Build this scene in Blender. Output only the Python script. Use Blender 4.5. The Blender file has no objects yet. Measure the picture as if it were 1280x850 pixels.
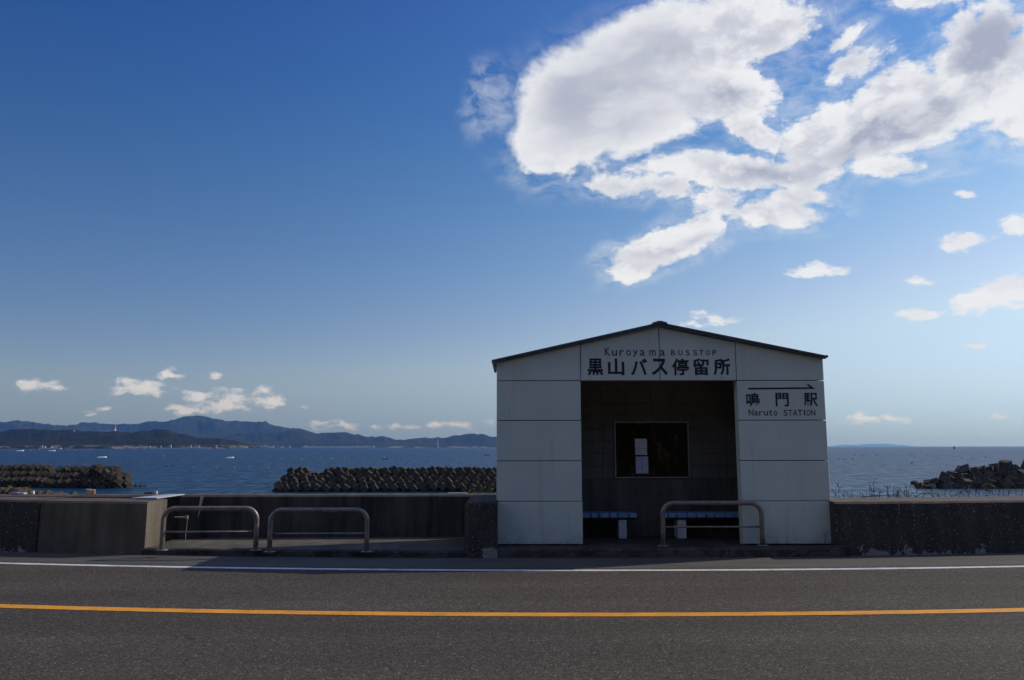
import bpy, bmesh, math, random
from mathutils import Vector, Matrix, Euler, noise as mn
import numpy as np
R = math.radians
rnd = random.Random(7)
scene = bpy.context.scene
COL = scene.collection

# ------------------------------------------------------------------ camera
FPX = 976.0                      # focal length in pixels of a 1280 x 850 frame
EYE = Vector((0, 0, 1.65))
PITCH, ROLL = R(7.80), R(-0.08)
cam_d = bpy.data.cameras.new('camera'); cam = bpy.data.objects.new('camera', cam_d); COL.objects.link(cam)
cam_d.sensor_width = 36; cam_d.lens = FPX / 1280 * 36; cam_d.clip_start = 0.05; cam_d.clip_end = 400000
CM = Euler((R(90) + PITCH, 0, 0)).to_matrix() @ Euler((0, 0, ROLL)).to_matrix()
cam.matrix_world = Matrix.Translation(EYE) @ CM.to_4x4()
scene.camera = cam

def ray(u, v):
    return (CM @ Vector((u - 640, 425 - v, -FPX))).normalized()
def on_z(u, v, z):
    d = ray(u, v); return EYE + d * ((z - EYE.z) / d.z)
def on_y(u, v, y):
    d = ray(u, v); return EYE + d * (y / d.y)

# ------------------------------------------------------------------ sun, sky
SUN_DIR = Vector((4.1, 1.50, 2.98)).normalized()          # towards the sun
SUN_EL = math.asin(SUN_DIR.z); SUN_AZ = math.atan2(SUN_DIR.x, SUN_DIR.y)   # azimuth clockwise from +Y
sun_d = bpy.data.lights.new('sun', 'SUN'); sun = bpy.data.objects.new('sun', sun_d); COL.objects.link(sun)
sun_d.energy = 2.9; sun_d.angle = R(0.53); sun_d.color = (1.0, 0.90, 0.77)
sun.rotation_euler = (-SUN_DIR).to_track_quat('-Z', 'Y').to_euler()

SKY_STRENGTH = 0.10
EXPOSURE = 0.0
scene.view_settings.view_transform = 'Standard'; scene.view_settings.look = 'None'
scene.view_settings.exposure = EXPOSURE; scene.view_settings.gamma = 1; scene.view_settings.use_curve_mapping = False

class NT:
    """small helper round a node tree"""
    def __init__(s, tree): s.t = tree; s.n = tree.nodes; s.l = tree.links
    def new(s, typ, **kw):
        nd = s.n.new(typ)
        for k, v in kw.items(): setattr(nd, k, v)
        return nd
    def put(s, sock, val):
        if val is None: return
        if isinstance(val, bpy.types.NodeSocket): s.l.new(val, sock)
        else:
            if hasattr(sock.default_value, '__len__') and not hasattr(val, '__len__'): val = [val] * len(sock.default_value)
            if hasattr(val, '__len__') and len(val) == 3 and len(sock.default_value) == 4: val = (*val, 1)
            sock.default_value = val
    def math(s, op, a, b=None, c=None, clamp=False):
        nd = s.new('ShaderNodeMath', operation=op, use_clamp=clamp)
        s.put(nd.inputs[0], a); s.put(nd.inputs[1], b); s.put(nd.inputs[2], c); return nd.outputs[0]
    def vmath(s, op, a, b=None, scale=None):
        nd = s.new('ShaderNodeVectorMath', operation=op)
        s.put(nd.inputs[0], a); s.put(nd.inputs[1], b)
        if scale is not None: s.put(nd.inputs['Scale'], scale)
        return nd
    def noise(s, vec, scale, detail=4, rough=0.5, dist=0, dims='3D'):
        nd = s.new('ShaderNodeTexNoise', noise_dimensions=dims)
        s.put(nd.inputs['Vector'], vec); nd.inputs['Scale'].default_value = scale
        nd.inputs['Detail'].default_value = detail; nd.inputs['Roughness'].default_value = rough
        nd.inputs['Distortion'].default_value = dist
        return nd
    def range(s, v, a, b, c=0.0, d=1.0, smooth=False):
        nd = s.new('ShaderNodeMapRange', interpolation_type='SMOOTHSTEP' if smooth else 'LINEAR')
        nd.clamp = True
        for i, x in enumerate((v, a, b, c, d)): s.put(nd.inputs[i], x)
        return nd.outputs[0]
    def mix(s, f, a, b, mode='MIX'):
        nd = s.new('ShaderNodeMix', data_type='RGBA', blend_type=mode)
        s.put(nd.inputs[0], f); s.put(nd.inputs[6], a); s.put(nd.inputs[7], b); return nd.outputs[2]

world = bpy.data.worlds.new('World'); scene.world = world; world.use_nodes = True
w = NT(world.node_tree); w.n.clear()
wout = w.new('ShaderNodeOutputWorld')
sky = w.new('ShaderNodeTexSky', sky_type='NISHITA')
sky.sun_disc = False; sky.sun_elevation = SUN_EL; sky.sun_rotation = SUN_AZ
sky.altitude = 0; sky.air_density = 1.0; sky.dust_density = 0.2; sky.ozone_density = 1.6
tc = w.new('ShaderNodeTexCoord')
# clear, very blue autumn air: contrast of the sky per channel, and a wide aureole round the sun
sc_ = w.new('ShaderNodeSeparateColor'); w.l.new(sky.outputs[0], sc_.inputs[0])
sd = w.vmath('DOT_PRODUCT', tc.outputs['Generated'], tuple(SUN_DIR)).outputs['Value']
sd = w.math('MAXIMUM', sd, -0.15)
chan = []
for i, (k_, g_, m_) in enumerate(((1.62, 1.46, 1.02), (1.52, 1.20, .77), (1.40, .88, .53))):
    lum = w.math('POWER', w.math('MULTIPLY', sc_.outputs[i], 0.05), g_)
    chan.append(w.math('MULTIPLY', w.math('MULTIPLY', lum, k_ / SKY_STRENGTH), w.math('EXPONENT', w.math('MULTIPLY', sd, m_))))
# nearer the horizon the sky pales but stays blue
elev = w.new('ShaderNodeSeparateXYZ'); w.l.new(tc.outputs['Generated'], elev.inputs[0])
chan[0] = w.math('MULTIPLY', chan[0], w.range(elev.outputs[2], 0.50, 0.16, 0.92, 1.65, True))
chan[1] = w.math('MULTIPLY', chan[1], w.range(elev.outputs[2], 0.60, 0.25, 0.84, 1.12, True))
chan[1] = w.math('SMOOTH_MIN', chan[1], w.math('MULTIPLY', chan[2], 0.79), 0.5)
chan[0] = w.math('SMOOTH_MIN', chan[0], w.math('MULTIPLY', chan[1], 0.755), 0.5)
cc_ = w.new('ShaderNodeCombineColor')
for i in range(3): w.l.new(chan[i], cc_.inputs[i])
bg_sky = w.new('ShaderNodeBackground'); w.l.new(cc_.outputs[0], bg_sky.inputs[0]); bg_sky.inputs[1].default_value = SKY_STRENGTH
sep = w.new('ShaderNodeSeparateXYZ'); w.l.new(tc.outputs['Generated'], sep.inputs[0])
az = w.math('ARCTAN2', sep.outputs[0], sep.outputs[1])
el = w.math('ARCSINE', sep.outputs[2])
comb = w.new('ShaderNodeCombineXYZ'); w.l.new(az, comb.inputs[0]); w.l.new(el, comb.inputs[1])
AE = comb.outputs[0]
def azel(u, v):
    d = ray(u, v); return Vector((math.atan2(d.x, d.y), math.asin(d.z)))
# cloud masses: centre, half axes, tilt (in the photograph's frame), weight - turned into azimuth and elevation
big_clouds = [
    (712,136,90,88,-25,1.0),(790,84,135,84,-24,1.0),(870,42,150,70,-8,1.0),(880,102,115,50,12,1.0),(800,150,95,45,-15,1.0),(683,188,46,44,0,.9),(955,40,85,40,-20,.8),
    (905,214,112,32,6,.95),(1000,214,80,28,-3,.8),(775,230,48,18,10,.6),(835,205,60,18,0,.5),(940,160,60,22,25,.7),
    (1050,165,90,45,-12,.95),(1130,140,105,66,-14,1.0),(1225,98,95,80,-25,1.0),(1300,110,90,85,0,1.0),(1060,78,52,26,-10,.62),(1045,50,35,16,-30,.5),
    (1140,6,75,13,0,.55),(960,262,95,30,-4,.85),(900,255,55,28,-10,.8),(1000,240,60,22,0,.6),(820,232,50,22,15,.6),(875,288,50,28,-25,.7),(825,312,72,30,-12,.82),(795,338,38,18,-20,.62),(1120,212,60,16,0,.6),
    (745,226,34,13,0,.45),(1390,90,90,80,0,.9),(1440,160,90,40,0,.8),(1340,-60,160,50,-20,.9),
]
small_clouds = [
    (1022,338,34,10,-3,.8),(1205,303,42,12,-2,.8),(1275,284,34,14,0,.6),(1232,374,50,18,-12,.95),(1275,362,45,24,0,.9),(1155,392,40,8,0,.8),(1203,243,18,5,0,.55),
    (895,396,28,9,6,.55),(875,405,20,6,0,.45),(1340,380,60,30,0,.6),
    (45,481,30,8,0,.5),(180,484,40,12,2,.66),(212,468,22,7,0,.5),(262,469,11,6,0,.5),(244,495,18,9,0,.55),(275,507,50,10,0,.5),(330,488,18,7,0,.5),(340,503,36,7,4,.5),
    (290,488,30,5,0,.4),(400,528,30,6,0,.4),(500,532,60,5,0,.36),(300,500,60,9,0,.5),(225,512,26,7,0,.5),(150,486,16,8,0,.5),(70,484,18,5,0,.45),(425,533,26,5,0,.42),(560,530,50,5,0,.4),(112,518,14,5,0,.4),(135,512,10,4,0,.4),
    (1090,524,50,8,0,.42),(1220,432,14,4,0,.42),(1160,352,25,6,0,.3),(1250,520,40,5,0,.3),(660,530,60,6,0,.3),
    (-90,470,60,14,0,.5),(-220,440,80,20,0,.55),(1500,420,110,30,0,.6),(1620,250,120,50,0,.7),
]
def field(lst, vec, grow=1.0, plus=0.0):
    acc = None
    for (u, v, a, b, tilt, wt) in lst:
        t = R(-tilt); a *= grow; b *= grow; wt += plus
        def on_sky(x, y):        # small angles round the centre
            return azel(x, y)
        c = azel(u, v)
        e1 = (azel(u + 8*math.cos(t), v - 8*math.sin(t)) - c) / 8
        e2 = (azel(u - 8*math.sin(t), v - 8*math.cos(t)) - c) / 8
        mp = w.new('ShaderNodeMapping', vector_type='TEXTURE')
        mp.inputs['Location'].default_value = (c.x, c.y, 0)
        mp.inputs['Rotation'].default_value = (0, 0, math.atan2(e1.y, e1.x))
        mp.inputs['Scale'].default_value = (a * e1.length, b * e2.length, 1)
        w.l.new(vec, mp.inputs[0])
        ln = w.vmath('LENGTH', mp.outputs[0]).outputs['Value']
        f = w.math('MULTIPLY_ADD', ln, -wt, wt)
        acc = f if acc is None else w.math('SMOOTH_MAX', acc, f, 0.18)
    return acc
# warp the coordinates a little so the masses have torn outlines
wn = w.noise(AE, 5.0, 6, 0.6)
wv = w.vmath('SUBTRACT', wn.outputs['Color'], (0.5, 0.5, 0.5)).outputs[0]
wv = w.vmath('MULTIPLY', wv, (0.10, 0.06, 0)).outputs[0]
AEw = w.vmath('ADD', AE, wv).outputs[0]
wn2 = w.noise(AE, 30.0, 5, 0.6)
wv2 = w.vmath('MULTIPLY', w.vmath('SUBTRACT', wn2.outputs['Color'], (0.5, 0.5, 0.5)).outputs[0], (0.03, 0.012, 0)).outputs[0]
AEs = w.vmath('ADD', AE, wv2).outputs[0]
stretch = w.vmath('MULTIPLY', AEw, (1.0, 1.6, 1.0)).outputs[0]
stretch2 = w.vmath('MULTIPLY', AEs, (1.0, 1.8, 1.0)).outputs[0]
fs = w.noise(stretch2, 42.0, 8, 0.6).outputs[0]
fsB = w.math('MULTIPLY_ADD', fs, 1.0, -0.5)
# the big left mass is a smooth lens, the rest breaks up into puffs
puffy = w.range(az, azel(780, 120).x, azel(930, 120).x, 0.30, 1.0, True)
puffy = w.math('MAXIMUM', puffy, w.range(el, azel(760, 235).y, azel(760, 165).y, 1.0, 0.30, True))
def puffs(vec):
    st = w.vmath('MULTIPLY', vec, (1.0, 1.5, 1.0)).outputs[0]
    n1 = w.math('SUBTRACT', w.noise(st, 8.0, 10, 0.60).outputs[0], 0.5)
    n2 = w.math('SUBTRACT', w.noise(st, 24.0, 5, 0.6).outputs[0], 0.5)
    return n1, w.math('MULTIPLY', w.math('MULTIPLY_ADD', n2, 0.80, w.math('MULTIPLY', n1, 1.25)), puffy)
FB = field(big_clouds, AEw)
fbB, nB = puffs(AEw)
fB0 = w.math('ADD', FB, nB)
fB = w.math('MULTIPLY_ADD', w.math('MULTIPLY', fsB, puffy), 0.5, fB0)
_, nSun = puffs(w.vmath('ADD', AEw, (0.016, 0.024, 0)).outputs[0])     # the same puffs a little towards the sun
CORE = field([(765, 108, 150, 92, -22, 1.0), (885, 118, 80, 34, 8, .95), (1115, 165, 130, 32, -24, 1.0), (1235, 62, 75, 42, -32, .9), (960, 212, 70, 16, 0, .6), (860, 305, 50, 14, -15, .5)], AEw)
FS = field(small_clouds, AEs, 1.30, 0.08)
fS = w.math('MULTIPLY_ADD', fsB, 1.7, FS)
dB = w.range(fB, 0.05, 0.32, 0, 1, True)
dS = w.range(fS, 0.12, 0.55, 0, 0.94, True)
dvec = w.vmath('MULTIPLY', tc.outputs['Generated'], (1.0, 1.0, 2.2)).outputs[0]
gen_n = w.noise(dvec, 2.4, 8, 0.58).outputs[0]
landward = w.range(sep.outputs[1], 0.50, 0.10, 0, 1, True)
gen = w.math('MULTIPLY', w.math('MULTIPLY', w.range(gen_n, 0.50, 0.64, 0, 0.8, True), landward), w.range(el, 0.0, 0.08))  # unseen clouds added outside the view to brighten and neutralise the fill light
FV = w.math('ADD', w.math('MULTIPLY', w.range(FB, -0.45, 0.05, 0, 0.6), puffy), w.range(field([(604, 128, 42, 66, 10, 1.0)], AEw), 0.0, 0.8, 0, 0.75))
vein = w.noise(w.vmath('MULTIPLY', AEw, (1.6, 3.2, 1)).outputs[0], 16.0, 6, 0.62, 0.35).outputs[0]
veil = w.math('MULTIPLY', w.range(FV, 0.0, 0.6, 0, 1, True), w.range(vein, 0.40, 0.70, 0.0, 0.42))
dens = w.math('MAXIMUM', w.math('MAXIMUM', w.math('MAXIMUM', dB, dS), gen), veil)
# thick parts are grey underneath, thin rims glow white
sh_n = w.noise(stretch, 4.0, 5, 0.5).outputs[0]
thick = w.math('MULTIPLY', w.range(w.math('MULTIPLY_ADD', fbB, 0.5, FB), 0.22, 0.75, 0, 1, True), w.range(sh_n, 0.34, 0.62, 0.30, 1.0, True))
relief = w.range(w.math('SUBTRACT', nSun, nB), -0.15, 0.17, 0.0, 1.0, True)
streak = w.noise(w.vmath('MULTIPLY', AEw, (0.9, 2.6, 1)).outputs[0], 7.0, 5, 0.55).outputs[0]
core = w.math('MULTIPLY', w.range(CORE, 0.0, 0.55, 0, 1, True), w.range(streak, 0.34, 0.60, 0.35, 1.0, True))
shade = w.math('ADD', w.math('MULTIPLY', w.math('MULTIPLY', relief, puffy), w.range(fB, .10, .55, .15, .50)), w.math('MULTIPLY_ADD', core, 0.62, w.math('MULTIPLY', thick, 0.16)), clamp=True)
ccol = w.mix(shade, (0.86, 0.875, 0.91), (0.40, 0.43, 0.55))
low = w.range(el, 0.0, 0.16, 1, 0)
ccol = w.mix(w.math('MULTIPLY', w.math('MULTIPLY', low, 0.65), w.range(sd, 0.62, 0.2, 0.25, 1.0)), ccol, (0.48, 0.47, 0.53))
bg_cl = w.new('ShaderNodeBackground'); w.l.new(ccol, bg_cl.inputs[0]); bg_cl.inputs[1].default_value = 1.0
mixs = w.new('ShaderNodeMixShader'); w.l.new(dens, mixs.inputs[0]); w.l.new(bg_sky.outputs[0], mixs.inputs[1]); w.l.new(bg_cl.outputs[0], mixs.inputs[2])
w.l.new(mixs.outputs[0], wout.inputs[0])

# ------------------------------------------------------------------ materials
def material(name, build):
    m = bpy.data.materials.new(name); m.use_nodes = True
    t = NT(m.node_tree); t.n.clear()
    out = t.new('ShaderNodeOutputMaterial'); p = t.new('ShaderNodeBsdfPrincipled')
    t.l.new(p.outputs[0], out.inputs[0])
    oc = t.new('ShaderNodeTexCoord').outputs['Object']
    geo = t.new('ShaderNodeNewGeometry').outputs['Position']
    build(t, p, oc, geo)
    return m
def bump(t, p, h, dist, strength=1.0):
    b = t.new('ShaderNodeBump'); b.inputs['Distance'].default_value = dist; b.inputs['Strength'].default_value = strength
    t.l.new(h, b.inputs['Height']); t.l.new(b.outputs[0], p.inputs['Normal'])

def plain(name, col, rough=0.6, var=0.15, scale=8, metallic=0.0, spec=0.5):
    def f(t, p, oc, geo):
        n = t.noise(geo, scale, 5, 0.6).outputs[0]
        k = t.range(n, 0.3, 0.7, 1 - var, 1 + var)
        c = t.vmath('SCALE', tuple(col), scale=k).outputs[0]
        t.l.new(c, p.inputs['Base Color']); p.inputs['Roughness'].default_value = rough
        p.inputs['Metallic'].default_value = metallic; p.inputs['Specular IOR Level'].default_value = spec
        bump(t, p, t.noise(geo, scale * 6, 3).outputs[0], 0.002)
    return material(name, f)

def concrete(name, col, dark=0.5, speck=0.0, efflo=0.0, bumpd=0.004, pores=45, streak=0.3):
    def f(t, p, oc, geo):
        big = t.noise(geo, 1.3, 5, 0.6).outputs[0]
        sv = t.vmath('MULTIPLY', geo, (5.0, 5.0, 0.6)).outputs[0]
        st = t.noise(sv, 1.0, 5, 0.6).outputs[0]
        fine = t.noise(geo, pores, 6, 0.7).outputs[0]
        k = t.math('MULTIPLY', t.range(big, 0.3, 0.7, 1 - dark * 0.5, 1 + dark * 0.4), t.range(st, 0.35, 0.65, 1 - streak, 1 + streak * 0.3))
        k = t.math('MULTIPLY', k, t.range(fine, 0.3, 0.7, 0.72, 1.25))
        c = t.vmath('SCALE', tuple(col), scale=k).outputs[0]
        h = fine
        if speck > 0:
            vo = t.new('ShaderNodeTexVoronoi'); t.put(vo.inputs['Vector'], geo); vo.inputs['Scale'].default_value = 42
            vs = t.new('ShaderNodeSeparateColor'); t.l.new(vo.outputs['Color'], vs.inputs[0])
            pick = t.math('GREATER_THAN', vs.outputs[0], 0.87)
            near = t.math('LESS_THAN', vo.outputs['Distance'], 0.42)
            m = t.math('MULTIPLY', pick, near)
            c = t.mix(t.math('MULTIPLY', m, t.math('MULTIPLY', vs.outputs[1], speck)), c, (0.62, 0.60, 0.56))
            dk = t.math('MULTIPLY', t.math('LESS_THAN', vs.outputs[2], 0.4), 0.45)
            c = t.mix(dk, c, (0.035, 0.032, 0.03))
            h = t.math('SUBTRACT', fine, vo.outputs['Distance'])
        if efflo > 0:
            sx = t.new('ShaderNodeSeparateXYZ'); t.put(sx.inputs[0], geo)
            en = t.noise(geo, 2.6, 7, 0.62, 0.6).outputs[0]
            lim = t.range(sx.outputs[2], 0.0, 0.24, 0.47, 0.70)
            e = t.range(t.math('SUBTRACT', en, lim), 0.0, 0.03, 0, efflo)
            c = t.mix(e, c, (0.33, 0.32, 0.32))
        t.l.new(c, p.inputs['Base Color']); p.inputs['Roughness'].default_value = 0.9; p.inputs['Specular IOR Level'].default_value = 0.25
        bump(t, p, h, bumpd)
    return material(name, f)

M = {}
M['smooth_concrete'] = concrete('weathered concrete', (0.155, 0.135, 0.105), 0.45, 0.0, 0.0)
M['rough_concrete'] = concrete('exposed aggregate concrete', (0.082, 0.075, 0.068), 0.4, 0.55, 0.9, 0.012)
M['dark_concrete'] = concrete('stained sea wall concrete', (0.088, 0.080, 0.070), 0.6, 0.0, 0.0, streak=0.5)
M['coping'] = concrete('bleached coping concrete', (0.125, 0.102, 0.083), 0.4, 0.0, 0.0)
M['pavement'] = concrete('pavement concrete', (0.122, 0.110, 0.086), 0.7, 0.0, 0.0, 0.003)
M['plinth'] = concrete('plinth concrete', (0.066, 0.058, 0.048), 0.6, 0.2, 0.12, 0.006)
M['block_wall'] = concrete('concrete blockwork', (0.20, 0.19, 0.168), 0.4, 0.0, 0.0, 0.002, streak=0.15)
M['render_wall'] = concrete('rendered shelter wall', (0.155, 0.142, 0.12), 0.6, 0.0, 0.0, 0.003)
M['armour'] = concrete('armour block concrete', (0.080, 0.066, 0.050), 0.7, 0.0, 0.0, 0.02, pores=6)
M['armour_dark'] = concrete('dark armour block concrete', (0.085, 0.075, 0.063), 0.7, 0.0, 0.0, 0.02, pores=6)
M['rock'] = concrete('shore rock', (0.085, 0.065, 0.045), 0.8, 0.0, 0.0, 0.03, pores=8)

def f_panel(t, p, oc, geo):
    n = t.noise(geo, 1.6, 5, 0.6).outputs[0]; g = t.noise(geo, 70, 4, 0.7).outputs[0]
    sv = t.vmath('MULTIPLY', geo, (9, 9, 0.7)).outputs[0]; st = t.noise(sv, 1, 5, 0.65).outputs[0]
    c = t.mix(t.range(n, 0.3, 0.7), (0.57, 0.645, 0.58), (0.64, 0.715, 0.645))
    c = t.mix(t.range(st, 0.56, 0.78, 0, 0.35), c, (0.25, 0.26, 0.235))
    sx = t.new('ShaderNodeSeparateXYZ'); t.put(sx.inputs[0], geo)
    gn = t.math('MULTIPLY', t.range(sx.outputs[2], 0.15, 0.42, 1, 0), t.range(t.noise(geo, 6, 5, 0.6).outputs[0], 0.4, 0.65))
    c = t.mix(t.math('MULTIPLY', gn, 0.45), c, (0.20, 0.18, 0.15))
    rs = t.noise(t.vmath('MULTIPLY', geo, (22, 22, 1.3)).outputs[0], 1, 4, 0.6).outputs[0]; rm = t.noise(geo, 0.9, 3, 0.6).outputs[0]
    c = t.mix(t.math('MULTIPLY', t.range(rs, 0.66, 0.76, 0, 0.4), t.range(rm, 0.5, 0.62)), c, (0.22, 0.15, 0.09))
    c = t.mix(t.math('MULTIPLY', t.math('LESS_THAN', g, 0.34), 0.3), c, (0.2, 0.22, 0.22))
    t.l.new(c, p.inputs['Base Color']); p.inputs['Roughness'].default_value = 0.75
    bump(t, p, g, 0.004, 0.7)
M['panel'] = material('pale grey green panel paint', f_panel)

def f_asphalt(t, p, oc, geo):
    vo = t.new('ShaderNodeTexVoronoi'); t.put(vo.inputs['Vector'], geo); vo.inputs['Scale'].default_value = 85
    vs = t.new('ShaderNodeSeparateColor'); t.l.new(vo.outputs['Color'], vs.inputs[0])
    big = t.noise(t.vmath('MULTIPLY', geo, (0.35, 1.0, 1)).outputs[0], 0.8, 4, 0.6).outputs[0]
    mid = t.noise(geo, 16, 5, 0.75).outputs[0]
    c = t.mix(t.math('POWER', vs.outputs[0], 1.8), (0.043, 0.0350, 0.027), (0.135, 0.112, 0.082))
    c = t.mix(t.math('MULTIPLY', t.math('GREATER_THAN', vs.outputs[1], 0.975), 0.55), c, (0.33, 0.31, 0.28))
    c = t.vmath('SCALE', c, scale=t.math('MULTIPLY', t.range(mid, 0.3, 0.7, 0.68, 1.3), t.range(big, 0.3, 0.7, 0.86, 1.14))).outputs[0]
    track = t.noise(t.vmath('MULTIPLY', geo, (0.03, 1.1, 1)).outputs[0], 1.0, 3, 0.5).outputs[0]      # wheel paths
    c = t.vmath('SCALE', c, scale=t.range(track, 0.35, 0.65, 0.88, 1.12)).outputs[0]
    wn_ = t.noise(geo, 1.1, 4, 0.6).outputs['Color']
    vc = t.new('ShaderNodeTexVoronoi', feature='DISTANCE_TO_EDGE'); t.put(vc.inputs['Vector'], t.vmath('ADD', geo, t.vmath('SCALE', wn_, scale=0.6).outputs[0]).outputs[0]); vc.inputs['Scale'].default_value = 0.32
    crack = t.math('MULTIPLY', t.math('LESS_THAN', vc.outputs['Distance'], 0.0016), t.math('GREATER_THAN', t.noise(geo, 0.45, 3, 0.6).outputs[0], 0.55))
    c = t.mix(t.math('MULTIPLY', crack, 0.6), c, (0.015, 0.014, 0.013))
    t.l.new(c, p.inputs['Base Color']); p.inputs['Roughness'].default_value = 0.88; p.inputs['Specular IOR Level'].default_value = 0.3
    bump(t, p, t.math('ADD', t.math('MULTIPLY', vo.outputs['Distance'], -1), mid), 0.006)
M['asphalt'] = material('asphalt', f_asphalt)
def f_shoulder(t, p, oc, geo):
    g = t.noise(geo, 55, 5, 0.75).outputs[0]; b = t.noise(t.vmath('MULTIPLY', geo, (0.5, 3, 1)).outputs[0], 1.3, 5, 0.65).outputs[0]
    c = t.mix(t.range(b, 0.35, 0.65), (0.062, 0.058, 0.052), (0.098, 0.09, 0.076))
    c = t.vmath('SCALE', c, scale=t.range(g, 0.3, 0.7, 0.75, 1.25)).outputs[0]
    t.l.new(c, p.inputs['Base Color']); p.inputs['Roughness'].default_value = 0.9; bump(t, p, g, 0.004)
M['shoulder'] = material('dusty road shoulder', f_shoulder)
def paint(name, col, under, worn=0.50):
    def f(t, p, oc, geo):
        g = t.noise(geo, 60, 5, 0.75).outputs[0]; b = t.noise(geo, 3.5, 5, 0.65).outputs[0]
        k = t.range(t.math('ADD', g, t.math('MULTIPLY', b, 0.5)), worn, worn + 0.09)
        c = t.mix(k, under, t.vmath('SCALE', tuple(col), scale=t.range(b, 0.3, 0.7, 0.82, 1.1)).outputs[0])
        t.l.new(c, p.inputs['Base Color']); p.inputs['Roughness'].default_value = 0.7; bump(t, p, g, 0.003)
    return material(name, f)
M['white_paint'] = paint('worn white road paint', (0.68, 0.68, 0.68), (0.14, 0.14, 0.14), 0.60)
M['yellow_paint'] = paint('worn orange yellow road paint', (0.82, 0.34, 0.012), (0.28, 0.14, 0.02), 0.58)
M['sign_paint'] = plain('dark brushed sign paint', (0.018, 0.018, 0.026), 0.7, 0.3, 30)
M['roof_metal'] = plain('dark roof sheet', (0.12, 0.14, 0.17), 0.5, 0.25, 5, 0.0)
M['steel'] = plain('dull galvanised steel', (0.26, 0.22, 0.195), 0.45, 0.35, 9, 0.5)
M['plate'] = plain('pale base plate', (0.35, 0.34, 0.32), 0.6, 0.2, 12, 0.3)
M['window_frame'] = plain('aluminium window frame', (0.42, 0.42, 0.38), 0.5, 0.1, 8, 0.5)
M['bench_blue'] = plain('faded blue bench paint', (0.22, 0.38, 0.60), 0.55, 0.25, 7)
M['bench_leg'] = plain('white painted concrete', (0.68, 0.67, 0.68), 0.7, 0.15, 14)
M['paper'] = None
M['white'] = plain('white paint', (0.75, 0.75, 0.74), 0.5, 0.08, 3)
M['red'] = plain('faded red paint', (0.55, 0.07, 0.04), 0.5, 0.1, 3)
M['orange'] = plain('orange buoy plastic', (0.65, 0.12, 0.05), 0.45, 0.1, 3)
M['blackish'] = plain('black plastic', (0.02, 0.02, 0.022), 0.5, 0.2, 5)
M['cardboard'] = plain('faded pink carton', (0.42, 0.24, 0.20), 0.8, 0.2, 12)
M['tin'] = plain('pale plastic sheet', (0.50, 0.52, 0.56), 0.45, 0.12, 6)
M['blue_plastic'] = plain('pale blue plastic', (0.30, 0.36, 0.52), 0.4, 0.1, 6)
M['dry_stem'] = plain('dry weed stem', (0.055, 0.036, 0.027), 0.85, 0.3, 20)
M['leaf'] = plain('weed leaf', (0.085, 0.12, 0.035), 0.7, 0.35, 14)
M['dry_leaf'] = plain('dry leaf', (0.12, 0.10, 0.045), 0.8, 0.35, 14)
M['sand'] = plain('beach sand', (0.20, 0.17, 0.13), 0.95, 0.3, 1.2)
M['earth'] = plain('bare earth', (0.12, 0.10, 0.065), 0.95, 0.4, 2.5)
M['quay'] = plain('pale quay concrete', (0.55, 0.53, 0.48), 0.9, 0.1, 0.01)
M['house_wall'] = plain('far house wall', (0.42, 0.39, 0.35), 0.8, 0.1, 0.02)
M['house_roof'] = plain('far house roof', (0.16, 0.14, 0.14), 0.8, 0.1, 0.02)
M['crack'] = plain('block joint mortar', (0.15, 0.145, 0.13), 0.95, 0.2, 20)  # mortar between the blocks, a little darker than they are

def f_notice(t, p, oc, geo):
    s = t.new('ShaderNodeSeparateXYZ'); t.put(s.inputs[0], oc)
    rows = t.math('FRACT', t.math('MULTIPLY', s.outputs[2], 32)); line = t.math('LESS_THAN', rows, 0.42)
    v = t.vmath('MULTIPLY', oc, (90, 1, 32)).outputs[0]
    ww = t.math('GREATER_THAN', t.noise(v, 1.0, 2, 0.6).outputs[0], 0.49)
    k = t.math('MULTIPLY', t.math('MULTIPLY', line, ww), 0.95)
    t.l.new(t.mix(k, (0.92, 0.94, 0.96), (0.14, 0.14, 0.2)), p.inputs['Base Color']); p.inputs['Roughness'].default_value = 0.6
M['notice'] = material('printed timetable paper', f_notice)
def f_notice2(t, p, oc, geo):
    n = t.noise(oc, 22, 4, 0.6).outputs[0]; s = t.new('ShaderNodeSeparateXYZ'); t.put(s.inputs[0], oc)
    c = t.mix(t.range(n, 0.45, 0.6, 0, 0.55), (0.72, 0.74, 0.95), (0.5, 0.53, 0.82))
    ln = t.math('MULTIPLY', t.math('LESS_THAN', t.math('ABSOLUTE', s.outputs[0]), 0.006), t.math('GREATER_THAN', n, 0.44))
    c = t.mix(t.math('MULTIPLY', ln, 0.8), c, (0.1, 0.08, 0.18))
    t.l.new(c, p.inputs['Base Color']); p.inputs['Roughness'].default_value = 0.6
M['notice_blue'] = material('bluish map paper', f_notice2)

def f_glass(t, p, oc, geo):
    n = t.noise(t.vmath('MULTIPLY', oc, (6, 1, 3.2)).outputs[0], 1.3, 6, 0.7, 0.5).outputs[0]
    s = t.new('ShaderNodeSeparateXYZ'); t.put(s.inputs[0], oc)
    c = t.mix(t.range(n, 0.53, 0.68, 0, 0.9), (0.004, 0.004, 0.005), (0.13, 0.075, 0.035))  # orange-brown reflections of the hillside, painted into the glass colour as mottles
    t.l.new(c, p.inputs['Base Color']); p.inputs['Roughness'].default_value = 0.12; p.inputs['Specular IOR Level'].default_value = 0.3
M['glass'] = material('dark window glass with painted reflections', f_glass)

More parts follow.
